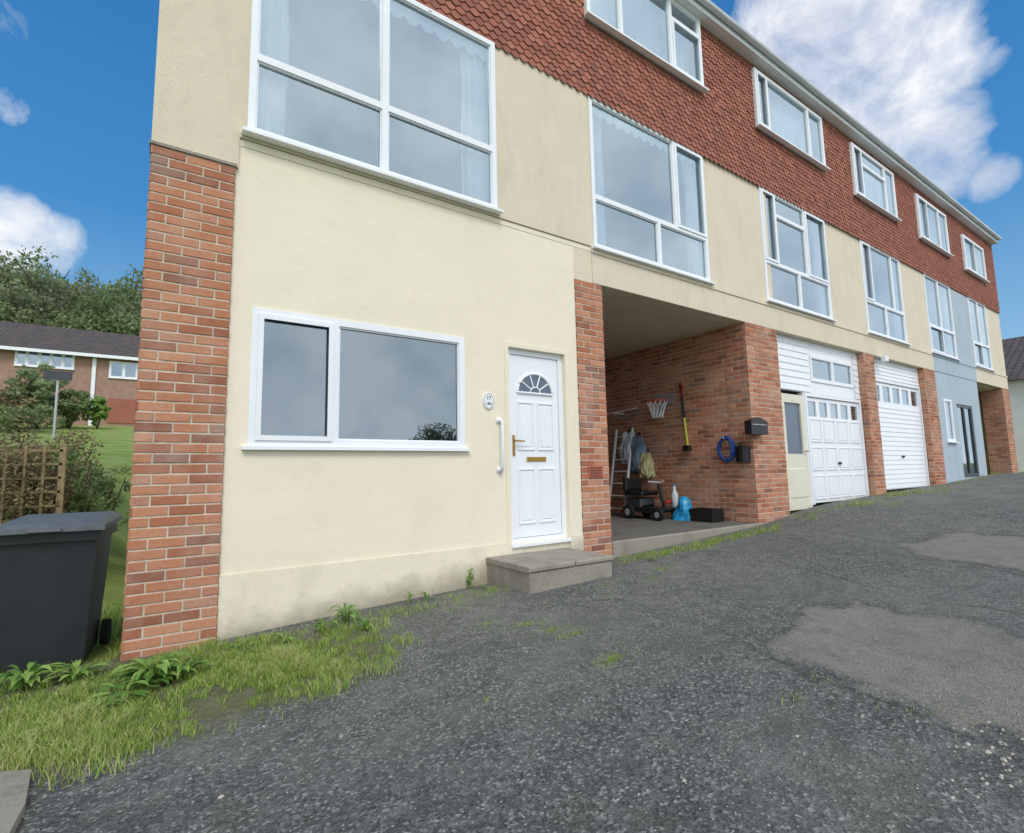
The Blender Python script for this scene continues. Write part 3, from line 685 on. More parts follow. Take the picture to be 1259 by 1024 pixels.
mb=MB(); mb.tube([(XW-.06,ya-.02,za+.02),(XW-.1,ya-.08,za-.1),(XW-.06,ya-.02,za-.22)],.018,8); mb.build('grip',M['red'],t)
y,z=gw((896,552)); t=thing('hose_coil',(XW,y,z),'coiled blue hose hanging on the carport wall near the pillar','hose')
mb=MB(); pts=[]
for k in range(24*6):
    a=k*2*math.pi/24; r=.17+.02*math.sin(k*.7)-.004*(k//24); pts.append((XW-.04-.012*(k//24),y+r*.8*math.cos(a),z+r*1.15*math.sin(a)))
mb.tube(pts,.011,6); mb.build('hose',M['hose'],t)
mb=MB(); mb.tube([(XW-.002,y,z+.17),(XW-.14,y,z+.17),(XW-.14,y,z+.21)],.01,6); mb.build('hook',M['metal'],t)
y,z=gw((914,556)); t=thing('hanging_planter',(XW,y,z),'dark hanging planter on the left face of the second brick pillar','planter')
mb=MB(); mb.prism([(XW-.10*math.sin(a*math.pi/8)-.005,y+.12*math.cos(a*math.pi/8)) for a in range(9)],z-.15,z+.08); mb.build('basket',M['black'],t)
mb=MB()
for k in range(60):
    p=Vector((XW-.06+random.gauss(0,.02),y+random.gauss(0,.05),z+.09+abs(random.gauss(0,.03)))); d=Vector((random.gauss(0,.02),random.gauss(0,.02),random.gauss(0,.02))); e_=Vector((random.gauss(0,.015),random.gauss(0,.015),.01))
    mb.quad(p,p+d,p+d+e_,p+e_)
mb.build('foliage',M['shrub'],t)
a=rectq((921,513),(941,513),(942,534),(922,534),-.1)
t=thing('mailbox',((a[0]+a[1])/2,-.02,a[2]),'black wall mailbox on the front of the second brick pillar','mailbox')
mb=MB(); mb.prismy([(a[0],a[2]),(a[1],a[2]),(a[1],a[3]-.06),((a[0]+a[1])/2,a[3]),(a[0],a[3]-.06)],-.13,-.02); mb.build('box',M['black'],t)
mb=MB(); mb.box(a[0]+.03,a[1]-.03,-.134,-.1305,a[3]-.12,a[3]-.11); mb.build('slot',M['metal'],t)
yl=gw((766,600),.45)[0]; ztop=gw((764,528),.1)[1]
t=thing('ladder',(XW-.45,yl,zf),'pale metal ladder leaning upright against the carport side wall','ladder')
for dy in (0,.42): MB().tube([(XW-.45,yl+dy,zf),(XW-.12,yl+dy,ztop)],.028,6).build('rail',M['fascia'],t)
for k in range(7):
    f_=(k+.6)/7.2; zz=zf+(ztop-zf)*f_; xx=XW-.45+.33*f_; MB().tube([(xx,yl,zz),(xx,yl+.42,zz)],.016,6).build('rung',M['fascia'],t)
def wallbag(q,w,hh,mat,label,name='hanging_bag'):
    y,z=gw(q); y=min(y,YB-.3); mb=MB(); vs=[];fs=[]; n=18; m_=12
    for j in range(m_+1):
        for k in range(n):
            a=2*math.pi*k/n; f_=j/m_; r=.6+.4*math.sin(min(1,f_*1.5)*math.pi/2); r*=(1 if j<m_ else .8)
            vs.append((XW-.13+.11*r*math.cos(a)*(1+.25*math.sin(5*a+j*.5)),y+w/2*r*math.sin(a)*(1+.10*math.sin(j*1.1+k)),z+hh/2-hh*f_+.04*math.sin(k*1.9+w*9)))
    for j in range(m_):
        for k in range(n): fs.append((j*n+k,j*n+(k+1)%n,(j+1)*n+(k+1)%n,(j+1)*n+k))
    fs.append(tuple(range(n))); fs.append(tuple(m_*n+k for k in range(n)))
    t=thing(name,(XW-.1,y,z-hh/2),label,'bag'); mb.add(vs,fs,.5); mb.build('bag_body',mat,t)
    mb=MB(); mb.tube([(XW-.12,y-.05,z+hh/2-.02),(XW-.05,y,z+hh/2+.1),(XW-.12,y+.05,z+hh/2-.02)],.01,6); mb.build('strap',M['black'],t)
wallbag((779,550),.46,.55,M['greyfab'],'pale grey bag hanging on the carport wall next to the ladder')
wallbag((790,558),.4,.62,M['bluefab'],'blue grey bag hanging on the carport wall between grey and yellowish bags')
wallbag((800,572),.34,.42,M['yellow'],'yellowish bag hanging on the carport wall above the mobility scooter')
y,z=gw((768,512)); y=min(y,YB-.2); t=thing('wall_rack',(XW,y,z),'white wire rack with poles on the carport wall above the bags','rack')
MB().tube([(XW-.3,y,z+.05),(XW-.02,y,z+.05)],.014,6).build('bracket',M['upvc'],t); MB().tube([(XW-.25,y+.3,z+.06),(XW-.2,y-.5,z+.1)],.014,6).build('pole',M['upvc'],t)
MB().tube([(XW-.15,y+.3,z-.05),(XW-.12,y-.5,z+.02)],.014,6).build('pole',M['metal'],t)
# mobility scooter
sx=XW-.5; sy=gw((800,610),.5)[0]-.1
t=thing('mobility_scooter',(sx,sy,zf),'small black mobility scooter parked on the carport floor by the side wall','mobility scooter')
def wheel(cx,cy,cz,r,w,name='wheel'):
    o=MB().tube([(cx-w/2,cy,cz),(cx+w/2,cy,cz)],r,18).build(name,M['rubber'],t); MB().tube([(cx-w/2-.004,cy,cz),(cx+w/2+.004,cy,cz)],r*.5,12).build('rim',M['metal'],o)
for dx in (-.24,.24):
    for dy,r in ((-.25,.1),(.4,.12)): wheel(sx+dx,sy+dy,zf+r,r,.07)
mb=MB(); mb.bbox(sx-.2,sx+.2,sy-.22,sy+.5,zf+.12,zf+.2,.03); mb.build('chassis',M['black'],t)
mb=MB(); mb.bbox(sx-.18,sx+.18,sy+.15,sy+.5,zf+.2,zf+.36,.04); mb.build('battery_cover',M['dgrey'],t)
mb=MB(); mb.bbox(sx-.22,sx+.22,sy+.08,sy+.5,zf+.40,zf+.48,.04); mb.build('seat',M['black'],t)
mb=MB(); mb.bbox(sx-.21,sx+.21,sy+.46,sy+.54,zf+.48,zf+.7,.03); mb.build('backrest',M['black'],t)
mb=MB(); mb.tube([(sx,sy-.2,zf+.18),(sx,sy-.08,zf+.62)],.03,8); mb.build('tiller',M['black'],t)
mb=MB(); mb.tube([(sx-.2,sy-.03,zf+.64),(sx,sy-.1,zf+.62),(sx+.2,sy-.03,zf+.64)],.018,8); mb.build('handlebar',M['metal'],t)
mb=MB(); mb.tube([(sx-.06,sy-.26,zf+.3),(sx+.06,sy-.26,zf+.3)],.03,8); mb.build('tail_light',M['red'],t)
bx_=XW-.32; by_=gw((841,620),.32)[0]; mb=MB(); vs=[];fs=[]; n=14
for j in range(7):
    for k in range(n):
        a=2*math.pi*k/n; r=(.2-.018*j)*(1+.16*math.sin(3*a+j)); vs.append((bx_+r*.8*math.cos(a),by_+r*math.sin(a),zf+.002+j*.06+.03*math.sin(2*a)*(j>3)))
for j in range(6):
    for k in range(n): fs.append((j*n+k,j*n+(k+1)%n,(j+1)*n+(k+1)%n,(j+1)*n+k))
fs.append(tuple(range(n-1,-1,-1)))
mb.add(vs,fs,.5); tag(mb.build('plastic_bag',M['bluebag'],smooth=False),'bright blue plastic bag on the carport floor by the crate','bag')
bx_=XW-.25; by_=gw((868,626),.25)[0]; t=thing('crate',(bx_,by_,zf),'open black plastic crate on the carport floor beside the blue bag','crate')
mb=MB(); mb.box(bx_-.14,bx_+.14,by_-.2,by_+.2,zf+.002,zf+.02); mb.build('base',M['black'],t)
for (p,q_) in ((-.15,-.141),(.141,.15)): MB().box(bx_+p,bx_+q_,by_-.2,by_+.2,zf+.004,zf+.2).build('long_side',M['black'],t)
for (p,q_) in ((-.21,-.201),(.201,.21)): MB().box(bx_-.15,bx_+.15,by_+p,by_+q_,zf+.004,zf+.2).build('short_side',M['black'],t)
bx_=XW-.15; by_=gw((829,600),.15)[0]; t=thing('bottle',(bx_,by_,zf),'pale grey bottle standing behind the blue bag on the carport floor','bottle')
MB().tube([(bx_,by_,zf+.001),(bx_,by_,zf+.4),(bx_,by_,zf+.5),(bx_,by_,zf+.55)],[.06,.06,.025,.022],12).build('bottle_body',M['greyfab'],t,smooth=True)
MB().tube([(bx_,by_,zf+.551),(bx_,by_,zf+.58)],.026,10).build('cap',M['bluebag'],t)
x,y,z=HG((1229,577)); t=thing('trough_planter',(x,y-.1,z),'dark trough planter outside the farthest porch','planter')
mb=MB(); mb.bbox(x-.4,x+.4,y-.35,y-.05,z,z+.32,.03); mb.build('trough',M['black'],t); MB().box(x-.36,x+.36,y-.32,y-.08,z+.321,z+.33).build('earth',M['soil'],t)
# ---------------------------------------------------------------- wheelie bin
def bin_(cx,cy,rz,label,sc=1):
    z=terr(cx,cy)+.012; t=thing('wheelie_bin',(cx,cy,z),label,'bin'); Mx=Matrix.Translation((cx,cy,z))@Matrix.Rotation(rz,4,'Z')@Matrix.Scale(sc,4)
    def part(mb,name,mat,par=None,smooth=False):
        xf(mb,Mx); return mb.build(name,mat,par or t,smooth)
    mb=MB(); w0,w1,d0,d1=.23,.275,.24,.31
    mb.add([(-w0,-d0,.03),(w0,-d0,.03),(w0,d0,.03),(-w0,d0,.03),(-w1,-d1,.93),(w1,-d1,.93),(w1,d1,.93),(-w1,d1,.93)],[(0,3,2,1),(0,1,5,4),(1,2,6,5),(2,3,7,6),(3,0,4,7)],.5)
    part(mb,'body',M['binbody'])
    mb=MB(); mb.holes(-.30,.30,-.34,.34,-.985,-.90,[(-.262,.262,-.30,.30)])
    for i in range(len(mb.v)): a,b_,c_=mb.v[i]; mb.v[i]=(a,c_,-b_)
    part(mb,'rim',M['binbody'])
    mb=MB(); mb.add([(-.33,-.40,.972),(.33,-.40,.972),(.33,.36,.992),(-.33,.36,.992),(-.33,-.40,1.005),(.33,-.40,1.005),(.33,.36,1.03),(-.33,.36,1.03),(-.27,-.33,1.035),(.27,-.33,1.035),(.27,.3,1.07),(-.27,.3,1.07)],
        [(0,3,2,1),(0,1,5,4),(1,2,6,5),(2,3,7,6),(3,0,4,7),(4,5,9,8),(5,6,10,9),(6,7,11,10),(7,4,8,11),(8,9,10,11)],.5)
    part(mb,'lid',M['binlid'])
    mb=MB(); mb.bbox(-.09,.09,-.43,-.40,.975,.995,.005); part(mb,'lid_grip',M['binlid'])
    mb=MB(); mb.tube([(-.27,.36,.98),(-.27,.43,.99),(.27,.43,.99),(.27,.36,.98)],.016,8); part(mb,'handle',M['binbody'])
    for sx_ in (-1,1):
        mb=MB(); mb.tube([(sx_*.25,.27,.1),(sx_*.30,.27,.1)],.1,20); part(mb,'wheel',M['rubber'])
    return t
bin_(-.585,.50,math.radians(-5),'dark grey wheelie bin with paler lid beside the corner brick pier',.95)
# ---------------------------------------------------------------- trellis
fy=3.0; a=F((8,549),fy); b=F((78,549),fy); c=F((40,632),fy)
t=thing('trellis_fence',(a[0],fy,terr(a[0],fy)),'weathered square wooden trellis in the garden behind the wheelie bin','trellis')
X0,X1,Z0,Z1=a[0]-.6,b[0],c[1]-.1,a[1]
for xx in (X0,X1): MB().bbox(xx-.03,xx+.03,fy,fy+.05,terr(xx,fy)-.1,Z1+.03,.004).build('post',M['wood'],t)
mb=MB(); n=int((X1-X0)/.14)
for k in range(1,n): xx=X0+(X1-X0)*k/n; mb.box(xx-.012,xx+.012,fy-.012,fy-.001,Z0,Z1)
k=Z0+.03
while k<Z1: mb.box(X0,X1,fy+.0,fy+.015,k-.012,k+.012); k+=.15
mb.build('lattice',M['wood'],t)
# ---------------------------------------------------------------- foliage
def crown_mesh(name,r,hh,nclump,nleaf,size,mat,base=0,seed=0,squash=1):
    rg=random.Random(seed); mb=MB()
    for k in range(nclump):
        a=rg.random()*6.283; u=rg.uniform(-1,1); rr=rg.random()**.45
        cx=r*.8*rr*math.sqrt(1-u*u)*math.cos(a); cy=r*.8*rr*math.sqrt(1-u*u)*math.sin(a); cz=base+hh/2+hh*.42*rr*u
        cr=min(r,hh*.8)*rg.uniform(.2,.38); tone=rg.uniform(.1,.65)
        for j in range(nleaf):
            d=Vector((rg.gauss(0,1),rg.gauss(0,1),rg.gauss(0,1))); d.normalize(); q=cr*rg.uniform(.55,1.12)
            p=Vector((cx,cy,cz))+Vector((d.x*q,d.y*q,d.z*q*.8*squash))
            a1=Vector((rg.gauss(0,1),rg.gauss(0,1),rg.gauss(0,.6))).normalized(); a2=a1.cross(d); a2=a2.normalized() if a2.length>.01 else Vector((0,0,1))
            sz=size*rg.uniform(.6,1.3)
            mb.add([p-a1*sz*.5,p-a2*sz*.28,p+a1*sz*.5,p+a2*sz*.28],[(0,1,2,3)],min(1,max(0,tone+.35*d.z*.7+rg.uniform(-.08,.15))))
    o=mb.build(name,mat); me=o.data; bpy.data.objects.remove(o); return me
def trunk_mesh(hh,r,seed):
    rg=random.Random(seed); mb=MB(); mb.tube([(0,0,-.3),(.05*hh*.1,0,hh*.3),(-.02*hh,.01*hh,hh*.6),(0,0,hh*.85)],[r,r*.8,r*.5,r*.15],8)
    for k in range(7):
        a=k*2.4; z=hh*rg.uniform(.3,.6); l=hh*rg.uniform(.2,.3); mb.tube([(0,0,z),(l*.6*math.cos(a),l*.6*math.sin(a),z+l*.6),(l*math.cos(a),l*math.sin(a),z+l*1.1)],[r*.45,r*.25,r*.08],6)
    o=mb.build('trunk',M['bark']); me=o.data; bpy.data.objects.remove(o); return me
M['leaf2']=leafm('pale_tree_leaves',(.18,.23,.11),(.28,.35,.16),(.42,.48,.25),.45)
M['leaf3']=leafm('olive_tree_leaves',(.15,.18,.10),(.24,.27,.14),(.36,.38,.2),.45)
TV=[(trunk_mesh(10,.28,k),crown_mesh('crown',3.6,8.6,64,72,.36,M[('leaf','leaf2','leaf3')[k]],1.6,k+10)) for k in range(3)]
def tree(x,y,z,sc,k,label,name='tree',group=None,sxy=1):
    t=thing(name,(x,y,z),label,'tree',group); t.scale=(sc*sxy,sc*sxy,sc); t.rotation_euler=(0,0,random.random()*6)
    for nm_,me in (('trunk',TV[k][0]),('crown',TV[k][1])):
        o=bpy.data.objects.new(nm_,me); C.objects.link(o); o.parent=t
    return t
targets=[(-60,285,62),(-30,296,56),(0,286,64),(28,294,58),(52,302,66),(75,322,56),(98,330,62),(120,322,70),(143,326,58),(165,322,66),(190,330,60),(212,350,58),
         (-15,340,50),(15,347,51),(42,345,50),(68,357,52),(92,361,50),(118,358,51),(142,353,50),(166,357,52),(190,360,50)]
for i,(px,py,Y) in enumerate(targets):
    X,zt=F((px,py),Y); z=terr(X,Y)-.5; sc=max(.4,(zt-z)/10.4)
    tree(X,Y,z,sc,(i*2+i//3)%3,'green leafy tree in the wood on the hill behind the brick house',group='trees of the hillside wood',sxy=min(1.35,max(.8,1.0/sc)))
for (x,y,sc,k,l) in ((11.2,-25,.30,0,'small tree leftmost of four reflected in the ground-floor window'),(13.6,-24,.42,2,'second tree from the left reflected in the ground-floor window'),(16.0,-25,.38,0,'third tree from the left reflected in the ground-floor window'),(18.8,-26,.5,2,'rightmost and largest tree reflected in the ground-floor window')):
    tree(x,y,terr(x,y)-.4,sc,k,l,sxy=1.3)
def bush(q,Y,w,label,mat='shrub',seed=1,size=.07,n=26,nl=70,name='bush'):
    X,zt=F(q,Y); z=terr(X,Y); hh=max(.3,(zt-z)*1.02)
    t=thing(name,(X,Y,z),label,'bush')
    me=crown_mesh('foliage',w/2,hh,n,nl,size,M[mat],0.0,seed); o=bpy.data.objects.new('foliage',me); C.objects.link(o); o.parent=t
    mb=MB()
    for k in range(6):
        a=k*1.05; mb.tube([(0,0,-.1),(w*.15*math.cos(a),w*.15*math.sin(a),hh*.4),(w*.3*math.cos(a),w*.3*math.sin(a),hh*.75)],[.025,.018,.006],5)
    o=mb.build('stems',M['bark']); o.parent=t
    return t
bush((22,524),3.2,1.2,'tangled brownish climber growing through the wooden trellis',seed=3,size=.045,n=44)
bush((-20,520),3.2,1.3,'tangled climber at the left end of the wooden trellis',seed=31,size=.045,n=36)
bush((60,530),3.35,.8,'reddish brown hedge plant behind the right end of the trellis',seed=33,size=.045,n=36)
bush((98,540),4.0,.85,'dense green shrub between the trellis and the brick pier',seed=4,mat='leaf',size=.05,n=34)
bush((128,560),5.2,.9,'low green shrub closest to the brick pier behind the bin',seed=44,mat='leaf',size=.055,n=30)
bush((75,520),5.6,1.3,'brownish green shrub rising just right of the trellis post',mat='shrub',seed=6,size=.06,n=36)
bush((5,510),7.8,2.6,'reddish green shrub at the far left behind the trellis',mat='shrub',seed=7,size=.07,n=40)
bush((52,443),33,3.0,'pale green shrub in front of the big window of the brick house',mat='leaf2',seed=8,size=.26,n=34)
bush((12,474),33,4,'low shrub in front of the brick house at its left end',mat='shrub',seed=9,size=.24)
bush((88,478),34,2.4,'mid green shrub at the middle of the brick house front',mat='leaf',seed=29,size=.22)
bush((122,487),34,1.3,'small round yellow green shrub on the lawn before the brick house',mat='weed',seed=10,size=.2)
bush((30,497),30,5,'low hedge along the top of the lawn',mat='leaf',seed=12,size=.2)
# ---------------------------------------------------------------- detached house
Yh=38.0; ex0=F((-140,450),Yh)[0]; ex1=F((176,450),Yh)[0]; ez=F((100,434),Yh)[1]; bz=terr(-3,Yh)-.6; rzr=F((90,404),Yh+4)[1]
t=thing('detached_house',((ex0+ex1)/2,Yh,bz),'brick house with dark tiled roof and white windows on the hillside','house')
wa=rectq((18,430),(92,432),(92,452),(18,452),Yh); wb=rectq((134,444),(170,446),(170,466),(134,465),Yh); wd=rectq((133,490),(168,491),(168,502),(133,502),Yh)
mb=MB(); mb.holes(ex0,ex1,bz,ez,Yh,Yh+.25,[wa,wb]); mb.build('wall',M['bgbrick'],t)
mb=MB(); mb.box(ex0,ex1,Yh+7.7,Yh+8,bz,ez); mb.build('wall',M['bgbrick'],t)
mb=MB(); mb.box(ex0,ex0+.25,Yh+.26,Yh+7.69,bz,ez); mb.build('wall',M['bgbrick'],t)
mb=MB(); mb.box(ex1-.25,ex1,Yh+.26,Yh+7.69,bz,ez); mb.build('wall',M['bgbrick'],t)
mb=MB(); o_=.5; mb.add([(ex0-o_,Yh-o_,ez-.1),(ex1+o_,Yh-o_,ez-.1),(ex1+o_,Yh+4,rzr),(ex0-o_,Yh+4,rzr),(ex1+o_,Yh+8+o_,ez-.1),(ex0-o_,Yh+8+o_,ez-.1)],[(0,1,2,3),(3,2,4,5),(0,3,5),(1,4,2),(0,5,4,1)]); mb.build('roof',M['slate'],t)
mb=MB(); mb.box(ex0-.5,ex1+.5,Yh-.56,Yh-.5,ez-.28,ez-.08); mb.build('fascia',M['upvc'],t)
window(t,wa,grid([0,.2,.4,.6,.8,1],[0,1]),Yh-.05,b=.12,mh=.07); window(t,wb,grid([0,.5,1],[0,1]),Yh-.05,b=.12,mh=.07)
mb=MB(); mb.box(wd[0],wd[1],Yh-.05,Yh-.001,wd[2]-1,wd[3]); mb.build('garage_door',M['tile'],t)
mb=MB(); xx=F((116,450),Yh)[0]; mb.box(xx-.1,xx+.1,Yh-.12,Yh-.001,bz,ez-.1); mb.build('downpipe',M['upvc'],t)
mb=MB(); mb.box(ex0+.3,ex1-.3,Yh+1.5,Yh+1.6,bz,ez-.1); mb.build('inner_wall',M['inner'],t)
Ys=26.0; X,zt=F((72,458),Ys); zz=terr(X,Ys); t=thing('road_sign',(X,Ys,zz),'dark sign panel on a post standing on the lawn before the house','sign')
MB().tube([(X,Ys,zz-.2),(X,Ys,zt)],.05,8).build('post',M['metal'],t); MB().box(X-.5,X+.5,Ys-.09,Ys-.055,zt-.35,zt+.05).build('panel',M['dgrey'],t)
X0=27.5; Y0=1.2
v=ray((1250,466)); tt=X0/v.x; zwall=E+v.z*tt; v=ray((1250,424)); tt=(X0+3)/v.x; zri=E+v.z*tt
t=thing('detached_house',(X0,Y0,gz(X0)),'white house with dark slate roof beyond the far end of the terrace','house')
g0=gz(X0)-.3; mb=MB(); mb.box(X0,X0+9,-1.2,7,g0,zwall); mb.build('wall',M['white_wall'],t)
mb=MB(); mb.add([(X0-.3,-1.5,zwall-.05),(X0-.3,7.3,zwall-.05),(X0+4.5,7.3,zri+.6),(X0+4.5,-1.5,zri+.6),(X0+9.3,7.3,zwall-.05),(X0+9.3,-1.5,zwall-.05)],[(0,3,2,1),(3,5,4,2),(0,5,3),(1,2,4),(0,1,4,5)]); mb.build('roof',M['slate'],t)
# ---------------------------------------------------------------- grass, weeds, stones
def blades(mb,x,y,z,hh,w,rnd):
    a=random.random()*6.283; b=random.random()*6.283; l=random.uniform(.2,.9)*hh
    dx,dy=math.cos(a)*w,math.sin(a)*w; bx,by=math.cos(b)*l,math.sin(b)*l
    mb.add([(x-dx,y-dy,z),(x+dx,y+dy,z),(x+dx*.7+bx*.35,y+dy*.7+by*.35,z+hh*.6),(x-dx*.7+bx*.35,y-dy*.7+by*.35,z+hh*.6),(x+bx,y+by,z+hh)],[(0,1,2,3),(3,2,4)],rnd)
mb=MB(); xs_=[p.x for p in vpoly]; ys_=[p.y for p in vpoly]; cnt=0
for k in range(150000):
    if cnt>32000: break
    x=random.uniform(min(xs_)-.1,max(xs_)+.1); y=random.uniform(min(ys_)-.15,min(max(ys_),-.03))
    sd_=sdist(x,y,vpoly)
    if sd_<-.15: continue
    d=mn.noise(Vector((x*1.6,y*1.6,0)))+.6*mn.noise(Vector((x*5,y*5,3)))+.7*mn.noise(Vector((x*14,y*14,7)))
    pr=sm(-.45,.45,d+.05)*sm(-.15,.4,sd_+.14*mn.noise(Vector((x*4,y*4,9))))
    if random.random()>pr: continue
    blades(mb,x,y,gd(x,y)+.001,random.uniform(.015,.045)*(1+1.1*max(0,d)),.0022,min(1,max(0,.5+.4*d+random.gauss(0,.28)))); cnt+=1
tag(mb.build('grass',M['grassb']),'patchy bright green grass growing on the verge by the brick pier','grass',kind='stuff')
mb=MB()
for k in range(9000):
    x=random.uniform(-2.6,-.2); y=random.uniform(-.35,2.2)
    if -.92<x<-.24 and .12<y<.9: continue
    blades(mb,x,y,terr(x,y),random.uniform(.04,.12),.003,random.random())
tag(mb.build('garden_grass',M['grassb']),'longer rough grass around the wheelie bin','grass',kind='stuff')
mb=MB()
def tuft(q,n,r,hh):
    x,y,z=HG(q)
    for k in range(n):
        a=random.random()*6.283; rr=r*abs(random.gauss(0,.5)); xx=x+rr*math.cos(a)*1.6; yy=min(y+rr*math.sin(a)*.7,-.03); blades(mb,xx,yy,gd(xx,yy),hh*random.uniform(.4,1),.002,random.random())
for q,n,r,hh in [((650,768),170,.2,.025),((680,775),160,.2,.025),((705,780),140,.14,.025),((752,812),190,.13,.03),((600,768),60,.16,.03),((815,700),90,.15,.04),((800,712),90,.3,.025),((740,720),120,.4,.025),((560,750),120,.4,.025),((980,860),30,.1,.03),((598,862),15,.04,.03),((1100,612),160,.5,.12),((1130,606),160,.5,.1),((1060,622),140,.4,.1),((1200,590),100,.6,.12),((1000,640),80,.25,.08),((1050,632),80,.5,.08),((860,675),120,.4,.04),((1100,625),120,.6,.06),((1160,605),120,.6,.08)]: tuft(q,n,r,hh)
for k in range(90):
    f_=random.random(); q=(765+190*f_,688-42*f_+random.uniform(0,7)); tuft(q,30,.12,.06)
for k in range(60):
    f_=random.random(); q=(975+270*f_,632-50*f_+random.uniform(0,6)); tuft(q,14,.12,.08)
for k in range(70):
    f_=random.random(); q=(290+320*f_,790-70*f_+random.uniform(0,14)); tuft(q,20,.12,.05)
for P in seams[:3]:
    for k in range(14):
        i=random.randrange(len(P)-1); p=P[i].lerp(P[i+1],random.random())
        for j in range(8):
            xx=p.x+random.gauss(0,.06); yy=min(p.y+random.gauss(0,.05),-.05); blades(mb,xx,yy,gd(xx,yy),random.uniform(.008,.02),.0015,random.random())
tag(mb.build('grass_tufts',M['grassb']),'small tufts of grass and moss along wall base, kerb and drive cracks','grass',kind='stuff')
def weed(q,n,hh,spread,label,off=0):
    x,y,z=HG(q); y=min(y,-.04); z=gd(x,y); t=thing('weed_plant',(x,y,z),label,'weed')
    lf=MB(); stm=MB()
    for k in range(n):
        a=random.random()*6.283; l=spread*random.uniform(.6,1.1); tz=hh*random.uniform(.35,1)
        d=Vector((math.cos(a),math.sin(a),0)); sd_=Vector((-math.sin(a),math.cos(a),0)); w=l*random.uniform(.10,.17)
        stm.tube([Vector((x,y,z-.01)),Vector((x,y,z+tz*.6))+d*l*.3],[.003,.002],4)
        segs=5; vs=[]
        for j in range(segs+1):
            u=j/segs; p=Vector((x,y,z))+d*(l*.25+l*.75*u)+Vector((0,0,tz*(.55+.75*u-.7*u*u*1.1)))
            ww=w*math.sin(math.pi*(.08+.9*u))*(1 if j%2 else .72); vs+= [p-sd_*ww,p+Vector((0,0,-ww*.3)),p+sd_*ww]
        fs=[]
        for j in range(segs):
            b=j*3; fs+=[(b,b+1,b+4,b+3),(b+1,b+2,b+5,b+4)]
        lf.add([tuple(v_) for v_ in vs],fs,random.random())
    lf.build('leaves',M['weed'],t); stm.build('stems',M['weed'],t)
for q,n,hh,sp,l in [((185,842),46,.22,.2,'large leafy dandelion-like weed right in front of the corner brick pier'),
    ((150,860),26,.13,.17,'low leafy weed in the verge just left of the largest weed'),((225,835),22,.16,.14,'leafy weed touching the right foot of the corner brick pier'),
    ((30,845),30,.18,.2,'broad leafed weed in front of the wheelie bin'),((95,835),24,.13,.17,'low broad weed between the bin and the brick pier'),
    ((425,768),30,.21,.13,'upright weed at the foot of the cream wall below the picture window'),((400,778),18,.14,.11,'small weed left of the upright weed below the picture window'),((450,775),16,.12,.1,'small weed right of the upright weed below the picture window'),
    ((573,722),24,.26,.09,'tall thin weed at the wall just left of the doorstep'),((503,742),12,.15,.07,'small thin weed at the wall midway between window and doorstep'),((525,738),12,.13,.07,'tiny weed at the wall a step left of the tall thin weed'),
    ((120,880),16,.08,.13,'flat rosette weed low in the grass verge at the left'),((800,690),10,.09,.07,'tiny weed at the foot of the carport kerb'),
    ((300,800),16,.09,.11,'low weed in the grass right of the corner brick pier'),((350,792),14,.1,.1,'low weed in the grass midway along the cream plinth'),
    ((60,900),14,.07,.12,'flat weed in the grass above the paving slab'),((592,724),10,.08,.06,'small weed in the corner of wall and doorstep')]: weed(q,n,hh,sp,l)
mb=MB()
def stone(x,y,z,r):
    vs=[];fs=[]; n=7; j=[random.uniform(.7,1.25) for _ in range(n)]
    for lv,(rr,zz) in enumerate(((.8,0),(1,.35),(.6,.75))):
        for k in range(n):
            a=k*6.283/n; vs.append((x+r*rr*j[k]*math.cos(a),y+r*rr*j[k]*.75*math.sin(a),z-.004+r*zz))
    for lv in range(2):
        for k in range(n): fs.append((lv*n+k,lv*n+(k+1)%n,(lv+1)*n+(k+1)%n,(lv+1)*n+k))
    fs.append(tuple(2*n+k for k in range(n))); mb.add(vs,fs)
for q,r in (((272,980),.014),((325,893),.01),((842,960),.011),((1215,925),.014),((1190,915),.011),((1235,935),.014),((740,885),.008),((420,905),.009),((610,862),.007),((250,950),.008),((300,915),.008),((560,905),.006),((980,905),.009),((1060,880),.009)):
    x,y,z=HG(q); stone(x,y,z,r)
for k in range(2200):
    q=(random.uniform(0,1259),random.uniform(700,1024)); x,y,z=HG(q)
    if y>-.15 or inpoly(x,y,vpoly) and random.random()<.6: continue
    stone(x,y,z,random.choice((.0025,.003,.004,.006)))
for k in range(110):
    q=(random.gauss(1225,45),random.gauss(930,26)); x,y,z=HG(q); stone(x,y,z,random.choice((.004,.005,.007,.009)))
for k in range(200):
    q=(random.gauss(330,120),random.gauss(905,35)); x,y,z=HG(q); stone(x,y,z,random.uniform(.003,.006))
tag(mb.build('gravel',M['stone']),'loose pale stones scattered over the drive','gravel',kind='stuff')
# ---------------------------------------------------------------- world
sunel,sunaz=math.radians(48),math.radians(200)
w=bpy.data.worlds.new('World'); bpy.context.scene.world=w; w.use_nodes=True; nt=w.node_tree; N=nt.nodes; L=nt.links
bg=N['Background']; bg.inputs[1].default_value=.1
sky=N.new('ShaderNodeTexSky'); sky.sky_type='NISHITA'; sky.sun_disc=False; sky.sun_elevation=sunel; sky.sun_rotation=sunaz
tc=N.new('ShaderNodeTexCoord'); vec=tc.outputs['Generated']
def wm(op,a,b=0,clamp=False):
    n=N.new('ShaderNodeMath'); n.operation=op; n.use_clamp=clamp
    for i,v in enumerate((a,b)):
        if hasattr(v,'links'): L.new(v,n.inputs[i])
        else: n.inputs[i].default_value=v
    return n.outputs[0]
def wmix(f,a,b):
    n=N.new('ShaderNodeMix'); n.data_type='RGBA'
    for sck,v in ((n.inputs[0],f),(n.inputs[6],a),(n.inputs[7],b)):
        if hasattr(v,'links'): L.new(v,sck)
        else: sck.default_value=v
    return n.outputs[2]
